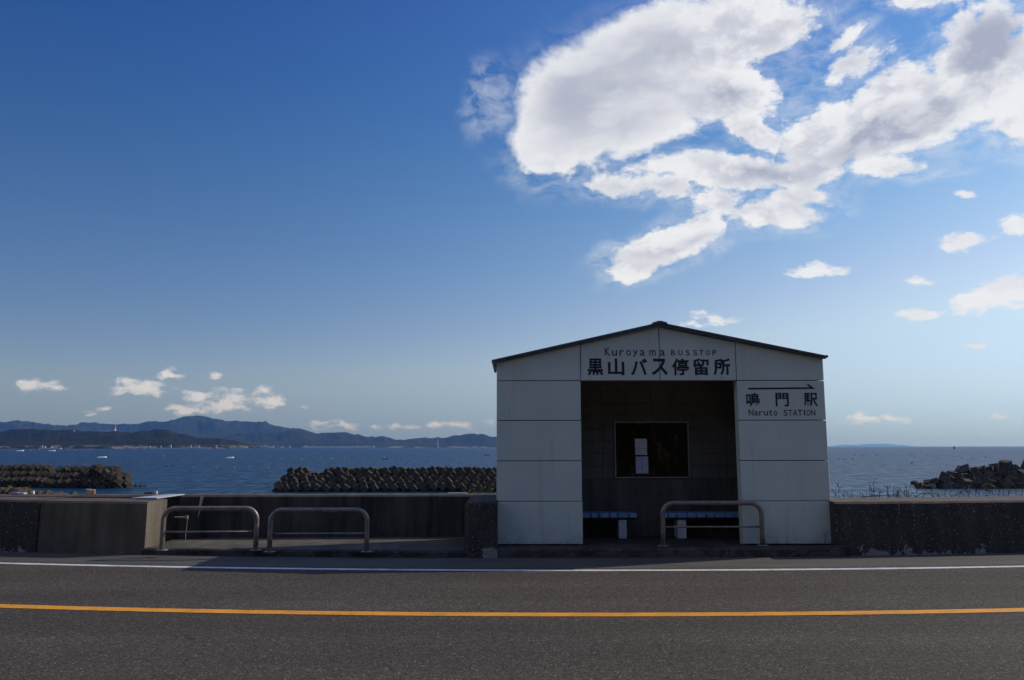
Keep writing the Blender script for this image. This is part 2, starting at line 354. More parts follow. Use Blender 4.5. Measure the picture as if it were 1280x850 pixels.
def f_water(t, p, oc, geo):
    s = t.new('ShaderNodeSeparateXYZ'); t.put(s.inputs[0], geo)
    a = t.noise(t.vmath('MULTIPLY', geo, (0.55, 1.0, 1)).outputs[0], 1.1, 5, 0.62).outputs[0]
    b = t.noise(t.vmath('MULTIPLY', geo, (0.5, 1.0, 1)).outputs[0], 0.16, 4, 0.55).outputs[0]
    streak = t.noise(t.vmath('MULTIPLY', geo, (0.012, 0.05, 1)).outputs[0], 1.0, 4, 0.6).outputs[0]
    shallow = t.range(s.outputs[1], 40, 190, 1, 0)
    c = t.mix(shallow, (0.001, 0.045, 0.130), (0.001, 0.075, 0.15))
    c = t.mix(t.range(streak, 0.38, 0.62, 0, 0.5), c, (0.004, 0.022, 0.055))
    rip = t.noise(t.vmath('MULTIPLY', geo, (0.75, 0.16, 1)).outputs[0], 1.0, 5, 0.66).outputs[0]
    c = t.mix(t.range(rip, 0.40, 0.60, 0, 0.6), c, (0.002, 0.012, 0.034))  # light and dark of the wave facets painted into the base colour
    t.l.new(c, p.inputs['Base Color']); p.inputs['IOR'].default_value = 1.33; p.inputs['Specular IOR Level'].default_value = 0.55; p.inputs['Specular Tint'].default_value = (.5, .88, 1.0, 1)
    t.l.new(t.range(rip, 0.38, 0.62, 0.28, 0.48), p.inputs['Roughness'])
    h = t.math('MULTIPLY_ADD', b, 3.5, t.math('MULTIPLY_ADD', rip, 2.2, a))
    bump(t, p, h, 0.48, 1.0)
M['water'] = material('sea water', f_water)

def f_forest(c1, c2, sc):
    def f(t, p, oc, geo):
        n = t.noise(geo, sc, 6, 0.65).outputs[0]; m = t.noise(geo, sc * 7, 4, 0.7).outputs[0]
        c = t.mix(t.range(n, 0.35, 0.65), c1, c2)
        c = t.vmath('SCALE', c, scale=t.range(m, 0.3, 0.7, 0.55, 1.4)).outputs[0]
        s = t.new('ShaderNodeSeparateXYZ'); t.put(s.inputs[0], geo)
        rk = t.math('MULTIPLY', t.range(s.outputs[2], 4, 16, 1, 0), t.range(t.noise(geo, sc * 2.2, 5, 0.7).outputs[0], 0.50, 0.58))
        c = t.mix(t.math('MULTIPLY', rk, 0.8), c, (0.30, 0.25, 0.20))
        t.l.new(c, p.inputs['Base Color']); p.inputs['Roughness'].default_value = 0.95; p.inputs['Specular IOR Level'].default_value = 0.1
        bump(t, p, m, 18)
    return f
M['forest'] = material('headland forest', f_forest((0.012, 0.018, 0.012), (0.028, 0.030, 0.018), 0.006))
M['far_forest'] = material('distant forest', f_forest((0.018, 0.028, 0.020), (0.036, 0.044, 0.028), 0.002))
M['land_forest'] = material('hillside forest', f_forest((0.06, 0.07, 0.03), (0.17, 0.12, 0.06), 0.15))

# ------------------------------------------------------------------ object helpers
def tag(o, label=None, cat=None, group=None, kind=None):
    if label: o['label'] = label
    if cat: o['category'] = cat
    if group: o['group'] = group
    if kind: o['kind'] = kind
    return o
ONES = 'first second third fourth fifth sixth seventh eighth ninth tenth eleventh twelfth thirteenth fourteenth fifteenth sixteenth seventeenth eighteenth nineteenth'.split()
TENS = {2: 'twent', 3: 'thirt', 4: 'fort', 5: 'fift'}
def nth(n):
    if n < 20: return ONES[n - 1]
    return TENS[n // 10] + ('ieth' if n % 10 == 0 else 'y-' + ONES[n % 10 - 1])
def empty(name, loc, rz=0, **kw):
    o = bpy.data.objects.new(name, None); COL.objects.link(o); o.location = loc; o.rotation_euler = (0, 0, rz)
    o.empty_display_size = 0.2
    return tag(o, **kw)
def link(bm, name, mat, parent=None, smooth=False, world=True):
    """one mesh object; vertices given in world space are moved into the parent's space"""
    me = bpy.data.meshes.new(name)
    bm.normal_update(); bm.to_mesh(me); bm.free()
    for m in (mat if isinstance(mat, (list, tuple)) else [mat]): me.materials.append(m)
    if smooth: me.polygons.foreach_set('use_smooth', [True] * len(me.polygons))
    o = bpy.data.objects.new(name, me); COL.objects.link(o)
    if parent is not None:
        o.parent = parent
        if world:
            base = Vector((0, 0, 0)); rz = 0; p = parent
            mw = Matrix.Identity(4)
            while p is not None:
                mw = Matrix.Translation(p.location) @ p.rotation_euler.to_matrix().to_4x4() @ mw; p = p.parent
            me.transform(mw.inverted())
    return o
def box(bm, x0, x1, y0, y1, z0, z1, bev=0.0, seg=1):
    c = Vector(((x0+x1)/2, (y0+y1)/2, (z0+z1)/2))
    r = bmesh.ops.create_cube(bm, size=1, matrix=Matrix.Translation(c) @ Matrix.Diagonal((abs(x1-x0), abs(y1-y0), abs(z1-z0), 1)))
    if bev > 0:
        es = {e for v in r['verts'] for e in v.link_edges}
        bmesh.ops.bevel(bm, geom=list(es), offset=bev, segments=seg, affect='EDGES', profile=0.5)
    return bm
def B(): return bmesh.new()
def prism_xz(bm, pts, y0, y1):
    """a polygon in the X-Z plane given thickness along Y"""
    a = [bm.verts.new((x, y0, z)) for x, z in pts]; b = [bm.verts.new((x, y1, z)) for x, z in pts]
    n = len(pts)
    try:
        bm.faces.new(a); bm.faces.new(b[::-1])
        for i in range(n): bm.faces.new((a[i], b[i], b[(i+1) % n], a[(i+1) % n]))
    except ValueError: pass
    bmesh.ops.recalc_face_normals(bm, faces=bm.faces[:])
    return bm
def tube(bm, pts, rad, seg=10, cap=True):
    """round tube through the points; rad may be a list"""
    pts = [Vector(p) for p in pts]; n = len(pts)
    rads = rad if isinstance(rad, (list, tuple)) else [rad] * n
    rings = []; up = None
    for i, p in enumerate(pts):
        d = (pts[min(i+1, n-1)] - pts[max(i-1, 0)]).normalized()
        if up is None: up = d.orthogonal().normalized()
        up = (up - d * up.dot(d)).normalized(); s = d.cross(up)
        rings.append([bm.verts.new(p + (up * math.cos(2*math.pi*k/seg) + s * math.sin(2*math.pi*k/seg)) * rads[i]) for k in range(seg)])
    for i in range(n-1):
        for k in range(seg):
            bm.faces.new((rings[i][k], rings[i][(k+1) % seg], rings[i+1][(k+1) % seg], rings[i+1][k]))
    if cap:
        bm.faces.new(rings[0][::-1]); bm.faces.new(rings[-1])
    return bm
def ribbon(bm, xs, fa, fb, z):
    """flat sheet between two lines y = fa(x), y = fb(x)"""
    prev = None
    for x in xs:
        zz = z(x) if callable(z) else z
        cur = (bm.verts.new((x, fa(x), zz)), bm.verts.new((x, fb(x), zz)))
        if prev: bm.faces.new((prev[0], cur[0], cur[1], prev[1]))
        prev = cur
    return bm
def sweep(bm, xs, yf, prof, jit=0.006, seed=0, capx=True):
    """a wall section (dy, z) run along the line y = yf(x), its surface slightly uneven"""
    rings = []
    for x in xs:
        ring = []
        for j, (dy, z) in enumerate(prof):
            n = mn.noise_vector(Vector((x * 1.7 + seed, dy * 3, z * 3)))
            ring.append(bm.verts.new((x + (n.x * jit if xs[0] < x < xs[-1] else 0), yf(x) + dy + n.y * jit, z + (n.z * jit if z > 0.05 else 0))))
        rings.append(ring)
    m = len(prof)
    for a, b in zip(rings, rings[1:]):
        for k in range(m): bm.faces.new((a[k], a[(k+1) % m], b[(k+1) % m], b[k]))
    if capx: bm.faces.new(rings[0][::-1]); bm.faces.new(rings[-1])
    bmesh.ops.recalc_face_normals(bm, faces=bm.faces[:])
    return bm
def frange(a, b, s):
    n = max(1, int(round((b - a) / s))); return [a + (b - a) * i / n for i in range(n + 1)]
def wall_profile(depth, top, bottom=-0.3, ch=0.03, rows=5):
    p = [(0, bottom)] + [(0.012 * (i / rows), 0 + (top - ch) * i / rows) for i in range(rows + 1)]
    p += [(ch + 0.012, top), (depth * 0.5, top + 0.004), (depth - ch, top), (depth, top - ch), (depth, bottom)]
    return p

# ------------------------------------------------------------------ lines of the road, a very gentle bend
def fit(pts, z):
    P = [on_z(u, v, z) for u, v in pts]
    c = np.polyfit([p.x for p in P], [p.y for p in P], 2)
    x0, x1 = min(p.x for p in P) * 1.15, max(p.x for p in P) * 1.15
    def f(x):
        xc = min(max(x, x0), x1); y = c[0]*xc*xc + c[1]*xc + c[2]
        return float(y + (2*c[0]*xc + c[1]) * (x - xc))
    return f
Y_yellow = fit([(0,757),(320,763.5),(640,768),(960,766.5),(1280,761.5)], 0.008)
Y_white = fit([(0,703.5),(320,709.3),(640,713),(960,711.2),(1280,707.5)], 0.008)
Y_edge = fit([(0,690.5),(200,692),(400,695.5),(575,698),(640,697.5),(1050,694.8),(1280,690.5)], 0.0)
XS = [-260, -150, -90, -60, -40, -28] + frange(-20, 20, 0.5) + [28, 40, 60, 90, 150, 260]

road = tag(link(ribbon(B(), XS, lambda x: -3.2 + 0.0 * x, lambda x: Y_white(x) + 0.22, 0.0), 'road', M['asphalt']), kind='structure')
XL_ = [-260, -150, -90, -60, -40, -28] + frange(-20, 20, 0.06) + [28, 40, 60, 90, 150, 260]
wob = lambda x, k, a: a * (mn.noise(Vector((x * 5, k, 0))) + .6 * mn.noise(Vector((x * 17, k, 3))))      # ragged paint edges
link(ribbon(B(), XL_, lambda x: Y_yellow(x) - 0.085 + wob(x, 1, .008), lambda x: Y_yellow(x) + 0.085 + wob(x, 2, .008), 0.004), 'centre_line', M['yellow_paint'], road)
link(ribbon(B(), XL_, lambda x: Y_white(x) - 0.065 + wob(x, 3, .009), lambda x: Y_white(x) + 0.065 + wob(x, 4, .009), 0.004), 'edge_line', M['white_paint'], road)
link(ribbon(B(), XS, lambda x: Y_white(x) - 8.2, lambda x: Y_white(x) - 8.07, 0.004), 'edge_line', M['white_paint'], road)
tag(link(ribbon(B(), XS, lambda x: Y_white(x) + 0.2, lambda x: Y_edge(x) + 0.9, lambda x: -0.004), 'road_shoulder', M['shoulder']), kind='structure')
bm = B(); 
for a, b, z in ((-2500, 2500, -0.02),):
    ribbon(bm, [a, -260, 0, 260, b], lambda x: -160, lambda x: 15.0, z)
tag(link(bm, 'ground', M['earth']), kind='structure')

# ------------------------------------------------------------------ sea, shore, hills
SEA = -3.0
def fan(name, r0, r1, z, mat):
    bm = B(); rs = [60, 200, 600, 2000, 6000, 20000, 60000]; ang = [R(a) for a in range(-90, 91, 3)]
    prev = [bm.verts.new((x, 20, z)) for x in [math.sin(a) * 60 for a in ang]]
    for r in rs:
        cur = [bm.verts.new((math.sin(a) * r * 1.2, 20 + math.cos(a) * r, z)) for a in ang]
        for i in range(len(ang) - 1): bm.faces.new((prev[i], prev[i+1], cur[i+1], cur[i]))
        prev = cur
    bmesh.ops.recalc_face_normals(bm, faces=bm.faces[:])
    return bm
bm = B()
gx = [-60000, -20000, -6000, -2000, -700, -250, -80, 0, 80, 250, 700, 2000, 6000, 20000, 60000]
gy = [17.5, 40, 100, 250, 600, 1500, 4000, 12000, 30000, 60000]
V = [[bm.verts.new((x, y, SEA)) for x in gx] for y in gy]
for j in range(len(gy)-1):
    for i in range(len(gx)-1): bm.faces.new((V[j][i], V[j][i+1], V[j+1][i+1], V[j+1][i]))
tag(link(bm, 'sea', M['water']), kind='structure')
# earth bank behind the walls, then a narrow beach under the sea wall
bm = B(); bx = frange(-90, 90, 0.9); prof = [(14.35, 0.60), (15.2, 0.52), (16.2, -0.2), (18, -1.6), (24, -2.6), (40, -3.6)]
V = []
for y, z in prof:
    V.append([bm.verts.new((x, y + (Y_edge(x) - Y_edge(0)) * 0.8 + mn.noise(Vector((x*.5, y, 0))) * .15, z + mn.noise(Vector((x * .7, y, 3))) * .10)) for x in bx])
for a, b in zip(V, V[1:]):
    for i in range(len(bx)-1): bm.faces.new((a[i], a[i+1], b[i+1], b[i]))
tag(link(bm, 'beach', M['sand'], smooth=True), kind='structure')

def interp(pts, u):
    if u <= pts[0][0]: return pts[0][1]
    for (a, p), (b, q) in zip(pts, pts[1:]):
        if u <= b:
            t = (u - a) / (b - a); t = t * t * (3 - 2 * t); return p + (q - p) * t
    return pts[-1][1]
def hill(name, crest, dist, depth, mat, rough, nseg=420, rows=26, seed=0):
    """ridge whose crest height along the coast follows the profile; spurs and gullies run down to the shore"""
    P = [(on_y(u, v, dist).x, on_y(u, v, dist).z) for u, v in crest]
    x0, x1 = P[0][0], P[-1][0]; bm = B(); V = []
    for j in range(rows + 1):
        t = j / rows                         # 0 shore this side, 0.5 crest, 1 far shore
        row = []
        for i in range(nseg + 1):
            x = x0 + (x1 - x0) * i / nseg
            h = max(interp(P, x) - SEA, 0.0)
            s = 1 - abs(2 * t - 1)
            n = mn.fractal(Vector((x / depth * 3.0 + seed, t * 2.2, seed)), 0.9, 2.1, 6)
            n2 = mn.fractal(Vector((x / depth * 14 + seed, t * 7, seed + 5)), 0.8, 2.0, 4)
            prof = s ** 0.8
            damp = 4 * prof * (1 - prof) if prof < 1 else 0
            n4 = mn.noise(Vector((x / depth * 60 + seed, t * 9, seed + 2))) + .5 * mn.noise(Vector((x / depth * 140, t * 20, seed)))
            n3 = mn.noise(Vector((x / depth * 9 + seed, 0.3 * t, seed + 9)))
            z = SEA - 2 + (h + 2) * prof * (1 + 0.75 * n * damp) + (n2 * 1.0 + n3 * 0.7 + n4 * 0.38) * rough * prof * min(1, h / 60)
            y = dist + (t - 0.5) * depth * 1.0 + n * depth * 0.10 * (1 - s)
            row.append(bm.verts.new((x * (y / dist) if t < .5 else x, y, z)))
        V.append(row)
    for a, b in zip(V, V[1:]):
        for i in range(nseg): bm.faces.new((a[i], a[i+1], b[i+1], b[i]))
    bmesh.ops.recalc_face_normals(bm, faces=bm.faces[:])
    return tag(link(bm, name, mat, smooth=True), kind='structure')
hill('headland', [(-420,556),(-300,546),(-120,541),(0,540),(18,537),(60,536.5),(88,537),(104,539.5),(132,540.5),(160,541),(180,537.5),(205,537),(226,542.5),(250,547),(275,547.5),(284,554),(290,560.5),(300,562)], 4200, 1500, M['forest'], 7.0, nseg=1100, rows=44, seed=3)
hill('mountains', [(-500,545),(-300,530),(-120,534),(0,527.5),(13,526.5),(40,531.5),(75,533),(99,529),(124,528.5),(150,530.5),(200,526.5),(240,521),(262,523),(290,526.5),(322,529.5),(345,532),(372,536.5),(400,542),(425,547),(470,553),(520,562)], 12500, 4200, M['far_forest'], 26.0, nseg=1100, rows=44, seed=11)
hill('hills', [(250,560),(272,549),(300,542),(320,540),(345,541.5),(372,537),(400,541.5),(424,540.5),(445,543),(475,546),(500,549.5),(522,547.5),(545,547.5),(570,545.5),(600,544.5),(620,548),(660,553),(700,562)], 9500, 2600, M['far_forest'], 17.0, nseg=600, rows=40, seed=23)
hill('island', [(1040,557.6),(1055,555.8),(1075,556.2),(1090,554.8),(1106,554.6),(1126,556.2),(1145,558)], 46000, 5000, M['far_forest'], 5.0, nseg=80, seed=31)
# landward hillside, across the road behind the viewer
bm = B(); V = []
hx = frange(-220, 220, 5)
for j, (y, z) in enumerate([(-7, 0), (-9, 1.5), (-14, 6), (-24, 13), (-40, 22), (-70, 34), (-110, 40)]):
    V.append([bm.verts.new((x, y + mn.noise(Vector((x*.05, j, 0)))*3*(j > 0), z * (1 + .35 * mn.noise(Vector((x * .03, j * .6, 2)))) - 0.02)) for x in hx])
for a, b in zip(V, V[1:]):
    for i in range(len(hx)-1): bm.faces.new((b[i], b[i+1], a[i+1], a[i]))
tag(link(bm, 'hillside', M['land_forest'], smooth=True), kind='structure')

# ------------------------------------------------------------------ pavement recess and walls
PAVE = 0.09
xL = on_z(190, 690, 0).x; xPier0 = on_y(581, 660, 12.25).x; xPier1 = on_y(617, 660, 12.25).x
Y_back = lambda x: 14.02 + 0.012 * x
bm = B()
ribbon(bm, frange(xL - 0.05, xPier0 + 0.25, 0.25), lambda x: Y_edge(x) + 0.16, lambda x: Y_back(x) + 0.1, PAVE)
tag(link(bm, 'pavement', M['pavement']), kind='structure')
bm = B()
sweep(bm, frange(xL - 0.02, xPier0 + 0.1, 0.2), Y_edge, [(0, -0.1), (0, PAVE - 0.02), (0.02, PAVE + 0.004), (0.16, PAVE + 0.004), (0.16, -0.1)], 0.006, 3)
tag(link(bm, 'kerb', M['plinth']), kind='structure')

# left smooth block
def wall(name, xs, yf, depth, top, mat, label, seed=0, topmat=None, **kw):
    bm = B(); sweep(bm, xs, yf, wall_profile(depth, top, **kw), 0.007, seed)
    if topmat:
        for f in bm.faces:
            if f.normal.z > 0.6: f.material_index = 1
    return tag(link(bm, name, [mat, topmat] if topmat else mat), label, 'wall')
YB = lambda x: Y_edge(x) + 0.03
zt = on_y(120, 627.5, YB(-5.5)).z
x47 = on_z(47, 690, 0).x
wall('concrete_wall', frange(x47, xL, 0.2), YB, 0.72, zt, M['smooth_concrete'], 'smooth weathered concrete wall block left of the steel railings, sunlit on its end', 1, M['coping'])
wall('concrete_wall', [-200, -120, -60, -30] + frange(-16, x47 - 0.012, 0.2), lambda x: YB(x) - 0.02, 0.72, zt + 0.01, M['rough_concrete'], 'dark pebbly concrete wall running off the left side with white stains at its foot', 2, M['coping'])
# rear sea wall, runs on behind everything
ztb = on_y(400, 618.5, 14.05).z
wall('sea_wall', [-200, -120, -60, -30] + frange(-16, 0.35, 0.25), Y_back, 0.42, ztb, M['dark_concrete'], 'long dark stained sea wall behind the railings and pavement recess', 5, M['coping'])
# buttress at the left end of the recess
xb0, xb1 = on_y(217, 640, 13.6).x, on_y(243, 640, 13.6).x
bm = B(); prism = [(xb0, -0.1), (xb1 - 0.02, -0.1), (xb1 - 0.005, ztb - 0.16), (xb1 + 0.01, ztb - 0.012), (xb0, ztb - 0.012)]
prism_xz(bm, prism, 13.80, Y_back(-5.5) + 0.02)
tag(link(bm, 'wall_buttress', M['dark_concrete']), 'short concrete buttress against the sea wall behind the left railing', 'buttress')
# rough pier beside the shelter
yp = Y_edge(-0.6) - 0.02; ztp = on_y(600, 627, yp).z
bm = B(); sweep(bm, frange(xPier0, xPier1 + 0.06, 0.06), lambda x: yp, wall_profile(1.72, ztp), 0.006, 9)
for v_ in bm.verts:                                             # broad chamfer on the free corner
    if v_.co.x < xPier0 + 0.03 and v_.co.y < yp + 0.5: v_.co.y += 0.09; 
    if v_.co.x < xPier0 + 0.03 and v_.co.z > 0.5: v_.co.z -= 0.05
tag(link(bm, 'concrete_wall', M['rough_concrete']), 'stubby pebbly concrete wall end with chamfered corner against the left of the bus shelter', 'wall')
# right wall
xr = on_z(1046, 694, 0).x
YR = lambda x: Y_edge(x) + 0.02
ztr = on_y(1150, 627, YR(6)).z
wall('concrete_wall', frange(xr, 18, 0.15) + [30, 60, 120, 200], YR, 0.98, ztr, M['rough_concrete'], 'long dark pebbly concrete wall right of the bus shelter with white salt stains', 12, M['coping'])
bm = B()                                                        # short concrete footing between shelter and right wall
box(bm, on_z(1040, 694, 0).x - 0.3, xr + 0.16, YR(5.2) - 0.10, YR(5.2) - 0.004, -0.1, 0.15, 0.012)
tag(link(bm, 'concrete_footing', M['plinth']), 'low concrete footing at the right foot of the bus shelter', 'footing')

# ------------------------------------------------------------------ bus shelter
YF = 12.5; YBK = 13.80
yplinth = Y_edge(2.0) + 0.01
def X(u, v=560, y=YF): return on_y(u, v, y).x
def Z(v, u=672, y=YF): return on_y(u, v, y).z
xa, xbi, xci, xd = X(620.3), X(727.2), X(924.2), X(1035.2)
xa2, xd2 = X(616.8, 655), X(1041.6, 655)
xm = X(824.3, 440)
zs = [Z(680.6), Z(626.7), Z(576.2), Z(525.7), Z(476)]
zfloor = zs[0] - 0.012
slopeL = [(X(617, 450, 12.42), on_y(617, 449.5, 12.42).z), (xm, on_y(824, 404.5, 12.42).z)]
slopeR = [(xm, slopeL[1][1]), (X(1032.5, 444, 12.42), on_y(1032.5, 444.5, 12.42).z)]
def zroof(x):
    (a, p), (b, q) = slopeL if x < xm else slopeR
    return p + (q - p) * (x - a) / (b - a)
shelter = empty('bus_shelter', ((xa + xd) / 2, YF, 0), label='small pale grey gabled bus shelter with dark open front and painted Japanese lettering', cat='bus shelter')
g = 0.006
def panel(pts, y0=YF, y1=YF + 0.10, par=shelter):
    bm = B(); prism_xz(bm, pts, y0, y1)
    bmesh.ops.bevel(bm, geom=[e for e in bm.edges if all(v.co.y < y0 + 1e-4 for v in e.verts)], offset=0.006, segments=1, affect='EDGES')
    return link(bm, 'wall_panel', M['panel'], par)
def rect(x0, x1, z0, z1): return [(x0 + g, z0 + g), (x1 - g, z0 + g), (x1 - g, z1 - g), (x0 + g, z1 - g)]
for x0, x1, xl0, xl1 in ((xa, xbi, xa2, xbi + 0.004), (xci, xd, xci - 0.004, xd2)):
    panel(rect(xl0, xl1, zs[0], zs[1]), YF - 0.012, YF + 0.10)
    for k in (1, 2, 3): panel(rect(x0, x1, zs[k], zs[k+1]))
    panel([(x0 + g, zs[4] + g), (x1 - g, zs[4] + g), (x1 - g, zroof(x1) - 0.05), (x0 + g, zroof(x0) - 0.05)])
panel([(xbi + g, zs[4] + g), (xm - g, zs[4] + g), (xm - g, zroof(xm) - 0.05), (xbi + g, zroof(xbi) - 0.05)])
panel([(xm + g, zs[4] + g), (xci - g, zs[4] + g), (xci - g, zroof(xci) - 0.05), (xm + g, zroof(xm) - 0.05)])
# frame behind the panels closes the joints
bm = B()
box(bm, xa + .01, xbi - .006, YF + .101, YF + .20, zfloor, zs[4]); box(bm, xci + .006, xd - .01, YF + .101, YF + .20, zfloor, zs[4])
prism_xz(bm, [(xa + .01, zs[4] + .012), (xd - .01, zs[4] + .012), (xd - .01, zroof(xd) - .09), (xm, zroof(xm) - .09), (xa + .01, zroof(xa) - .09)], YF + .101, YF + .20)
link(bm, 'wall_frame', M['panel'], shelter)
# side walls of stacked panels
for x0, x1 in ((xa + .012, xa + .11), (xd - .11, xd - .012)):
    for k in range(4):
        bm = B(); box(bm, x0, x1, YF + .203, YBK + 0.16, zs[k] + g, zs[k+1] - g, .005); link(bm, 'wall_panel', M['panel'], shelter)
    bm = B(); box(bm, x0, x1, YF + .203, YBK + 0.16, zs[4] + g, min(zroof(x0), zroof(x1)) - .08, .005); link(bm, 'wall_panel', M['panel'], shelter)
# roof
ye0, ye1 = 12.40, YBK + 0.42
def slab(a, b, t, y0, y1, name, mat, par):
    bm = B(); prism_xz(bm, [(a[0], a[1] - t), (b[0], b[1] - t), (b[0], b[1]), (a[0], a[1])], y0, y1); return link(bm, name, mat, par)
ye1 = YBK + 0.20
EL = (slopeL[0][0] - 0.03, zroof(slopeL[0][0]) - 0.006); ER = (slopeR[1][0] + 0.0, zroof(slopeR[1][0]))
AP = (xm, slopeL[1][1] + 0.02)
rl = slab(EL, (AP[0] - .002, AP[1]), .022, ye0, ye1, 'roof_slope', M['roof_metal'], shelter)
rr = slab((AP[0] + .002, AP[1]), ER, .022, ye0, ye1, 'roof_slope', M['roof_metal'], shelter)
for r_, (a, b) in ((rl, (EL, AP)), (rr, (AP, ER))):             # standing seams run down the slope
    for k in range(7):
        y = ye0 + 0.2 + k * 0.25
        bm = B(); prism_xz(bm, [(a[0], a[1] + .001), (b[0], b[1] + .001), (b[0], b[1] + .022), (a[0], a[1] + .022)], y, y + .02)
        link(bm, 'roof_seam', M['roof_metal'], r_)
slab((EL[0], EL[1] - .023), (AP[0], AP[1] - .023), .026, ye0 + .03, YF + .004 - .006, 'roof_fascia', M['roof_metal'], shelter)
slab((AP[0], AP[1] - .023), (ER[0], ER[1] - .023), .026, ye0 + .03, YF + .004 - .006, 'roof_fascia', M['roof_metal'], shelter)
bm = B(); prism_xz(bm, [(xm - .12, AP[1] - .034), (xm - .115, AP[1] - .006), (xm - .02, AP[1] + .022), (xm + .02, AP[1] + .022), (xm + .115, AP[1] - .006), (xm + .12, AP[1] - .034), (xm, AP[1] + .001)], ye0 - .02, ye1 + .02)
link(bm, 'ridge_cap', M['roof_metal'], shelter)
for xg, zg in ((EL[0] + .026, EL[1] - .034), (ER[0] + .0, ER[1] - .016)):
    bm = B(); tube(bm, [(xg, ye0 - .01, zg), (xg, ye1, zg)], .024, 10); link(bm, 'gutter', M['roof_metal'], shelter, smooth=False)
# ceiling
bm = B(); box(bm, xa + .12, xd - .12, YF + .21, YBK - .01, zs[4] + .32, zs[4] + .36); link(bm, 'ceiling', M['block_wall'], shelter)
# plinth and floor
bm = B(); sweep(bm, frange(xPier1 + 0.065, xr - 0.01, 0.12), lambda x: Y_edge(x) * 0.35 + yplinth * 0.65, [(0, -0.1), (0.0, 0.05), (0.006, zfloor - 0.025), (0.03, zfloor), (0.6, zfloor), (YBK - yplinth + .1, zfloor), (YBK - yplinth + .1, -0.1)], 0.007, 17)
link(bm, 'floor', M['plinth'], shelter)
# rear wall: rendered lower part, then concrete blocks laid in straight columns
zren = Z(596, 815, YBK) - .03
bm = B(); box(bm, xa + .115, xd - .115, YBK, YBK + .06, 0.0, zren, 0.0); link(bm, 'rear_wall', M['render_wall'], shelter)
bm = B(); box(bm, xa + .115, xd - .115, YBK + .012, YBK + .058, zren + .001, zs[4] + .31); rear = link(bm, 'mortar_bed', M['crack'], shelter)
wx0, wx1 = X(769.5, 560, YBK), X(859.5, 560, YBK); wz0, wz1 = Z(596, 815, YBK), Z(528.5, 815, YBK)
bwid = (X(817, 560, YBK) - X(786, 560, YBK)); bh = 0.2185
blk = None; xg0 = X(784.4, 560, YBK); nz = 0
xcol = xg0 - bwid * 6
z = zren + .004; 
while z < zs[4] + .25:
    for k in range(0, 14):
        x0 = xcol + k * bwid; x1 = x0 + bwid - .010
        x0c, x1c = max(x0, xa + .12), min(x1, xd - .12)
        if x1c - x0c < .05: continue
        zc, z1 = z, z + bh - .010
        spans = [(x0c, x1c)]
        if z1 > wz0 - .02 and zc < wz1 + .02:
            if x1c > wx0 - .03 and x0c < wx1 + .03 and x0c > wx0 - .2 and x1c < wx1 + .2:
                if zc < wz0 - .06 and z1 > wz0 - .02: z1 = wz0 - .03
                elif z1 > wz1 + .06: zc = wz1 + .03
            if z1 > wz0 - .02 and zc < wz1 + .02:
                spans = [(a, b) for a, b in ((x0c, min(x1c, wx0 - .03)), (max(x0c, wx1 + .03), x1c)) if b - a > .03]
                if x0c < wx0 - .03 and x1c > wx1: spans = spans
        for a, b in spans:
            full = abs((b - a) - (bwid - .01)) < 1e-4 and abs((z1 - zc) - (bh - .01)) < 1e-4
            if full:
                if blk is None:
                    bm = B(); box(bm, -(b-a)/2, (b-a)/2, -.006, .006, -(z1-zc)/2, (z1-zc)/2, .003)
                    o = link(bm, 'concrete_block', M['block_wall'], shelter, world=False); blk = o
                else:
                    o = blk.copy(); COL.objects.link(o)
                o.location = Vector(((a+b)/2, YBK + .0055 + rnd.uniform(-.0015, .0015), (zc+z1)/2)) - shelter.location
            else:
                bm = B(); box(bm, a, b, YBK, YBK + .0115, zc, z1, .003); link(bm, 'concrete_block', M['block_wall'], shelter)
    z += bh
ztop = zren + .004
while ztop < wz1 + .026: ztop += bh
link(box(B(), wx0 - .03, wx1 + .03, YBK + .0005, YBK + .0115, wz1 + .024, ztop - .010), 'lintel', M['block_wall'], shelter)
# window
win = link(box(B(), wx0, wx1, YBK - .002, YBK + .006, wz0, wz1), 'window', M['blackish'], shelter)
fw = .022
for a, b, c, d in ((wx0 - fw, wx1 + fw, wz0 - fw, wz0), (wx0 - fw, wx1 + fw, wz1, wz1 + fw), (wx0 - fw, wx0, wz0, wz1), (wx1, wx1 + fw, wz0, wz1)):
    link(box(B(), a, b, YBK - .034, YBK + .006, c, d, .003), 'frame', M['window_frame'], win)
o = link(box(B(), wx0 + .002, wx1 - .002, YBK - .010, YBK - .004, wz0 + .002, wz1 - .002), 'pane', M['glass'], win)

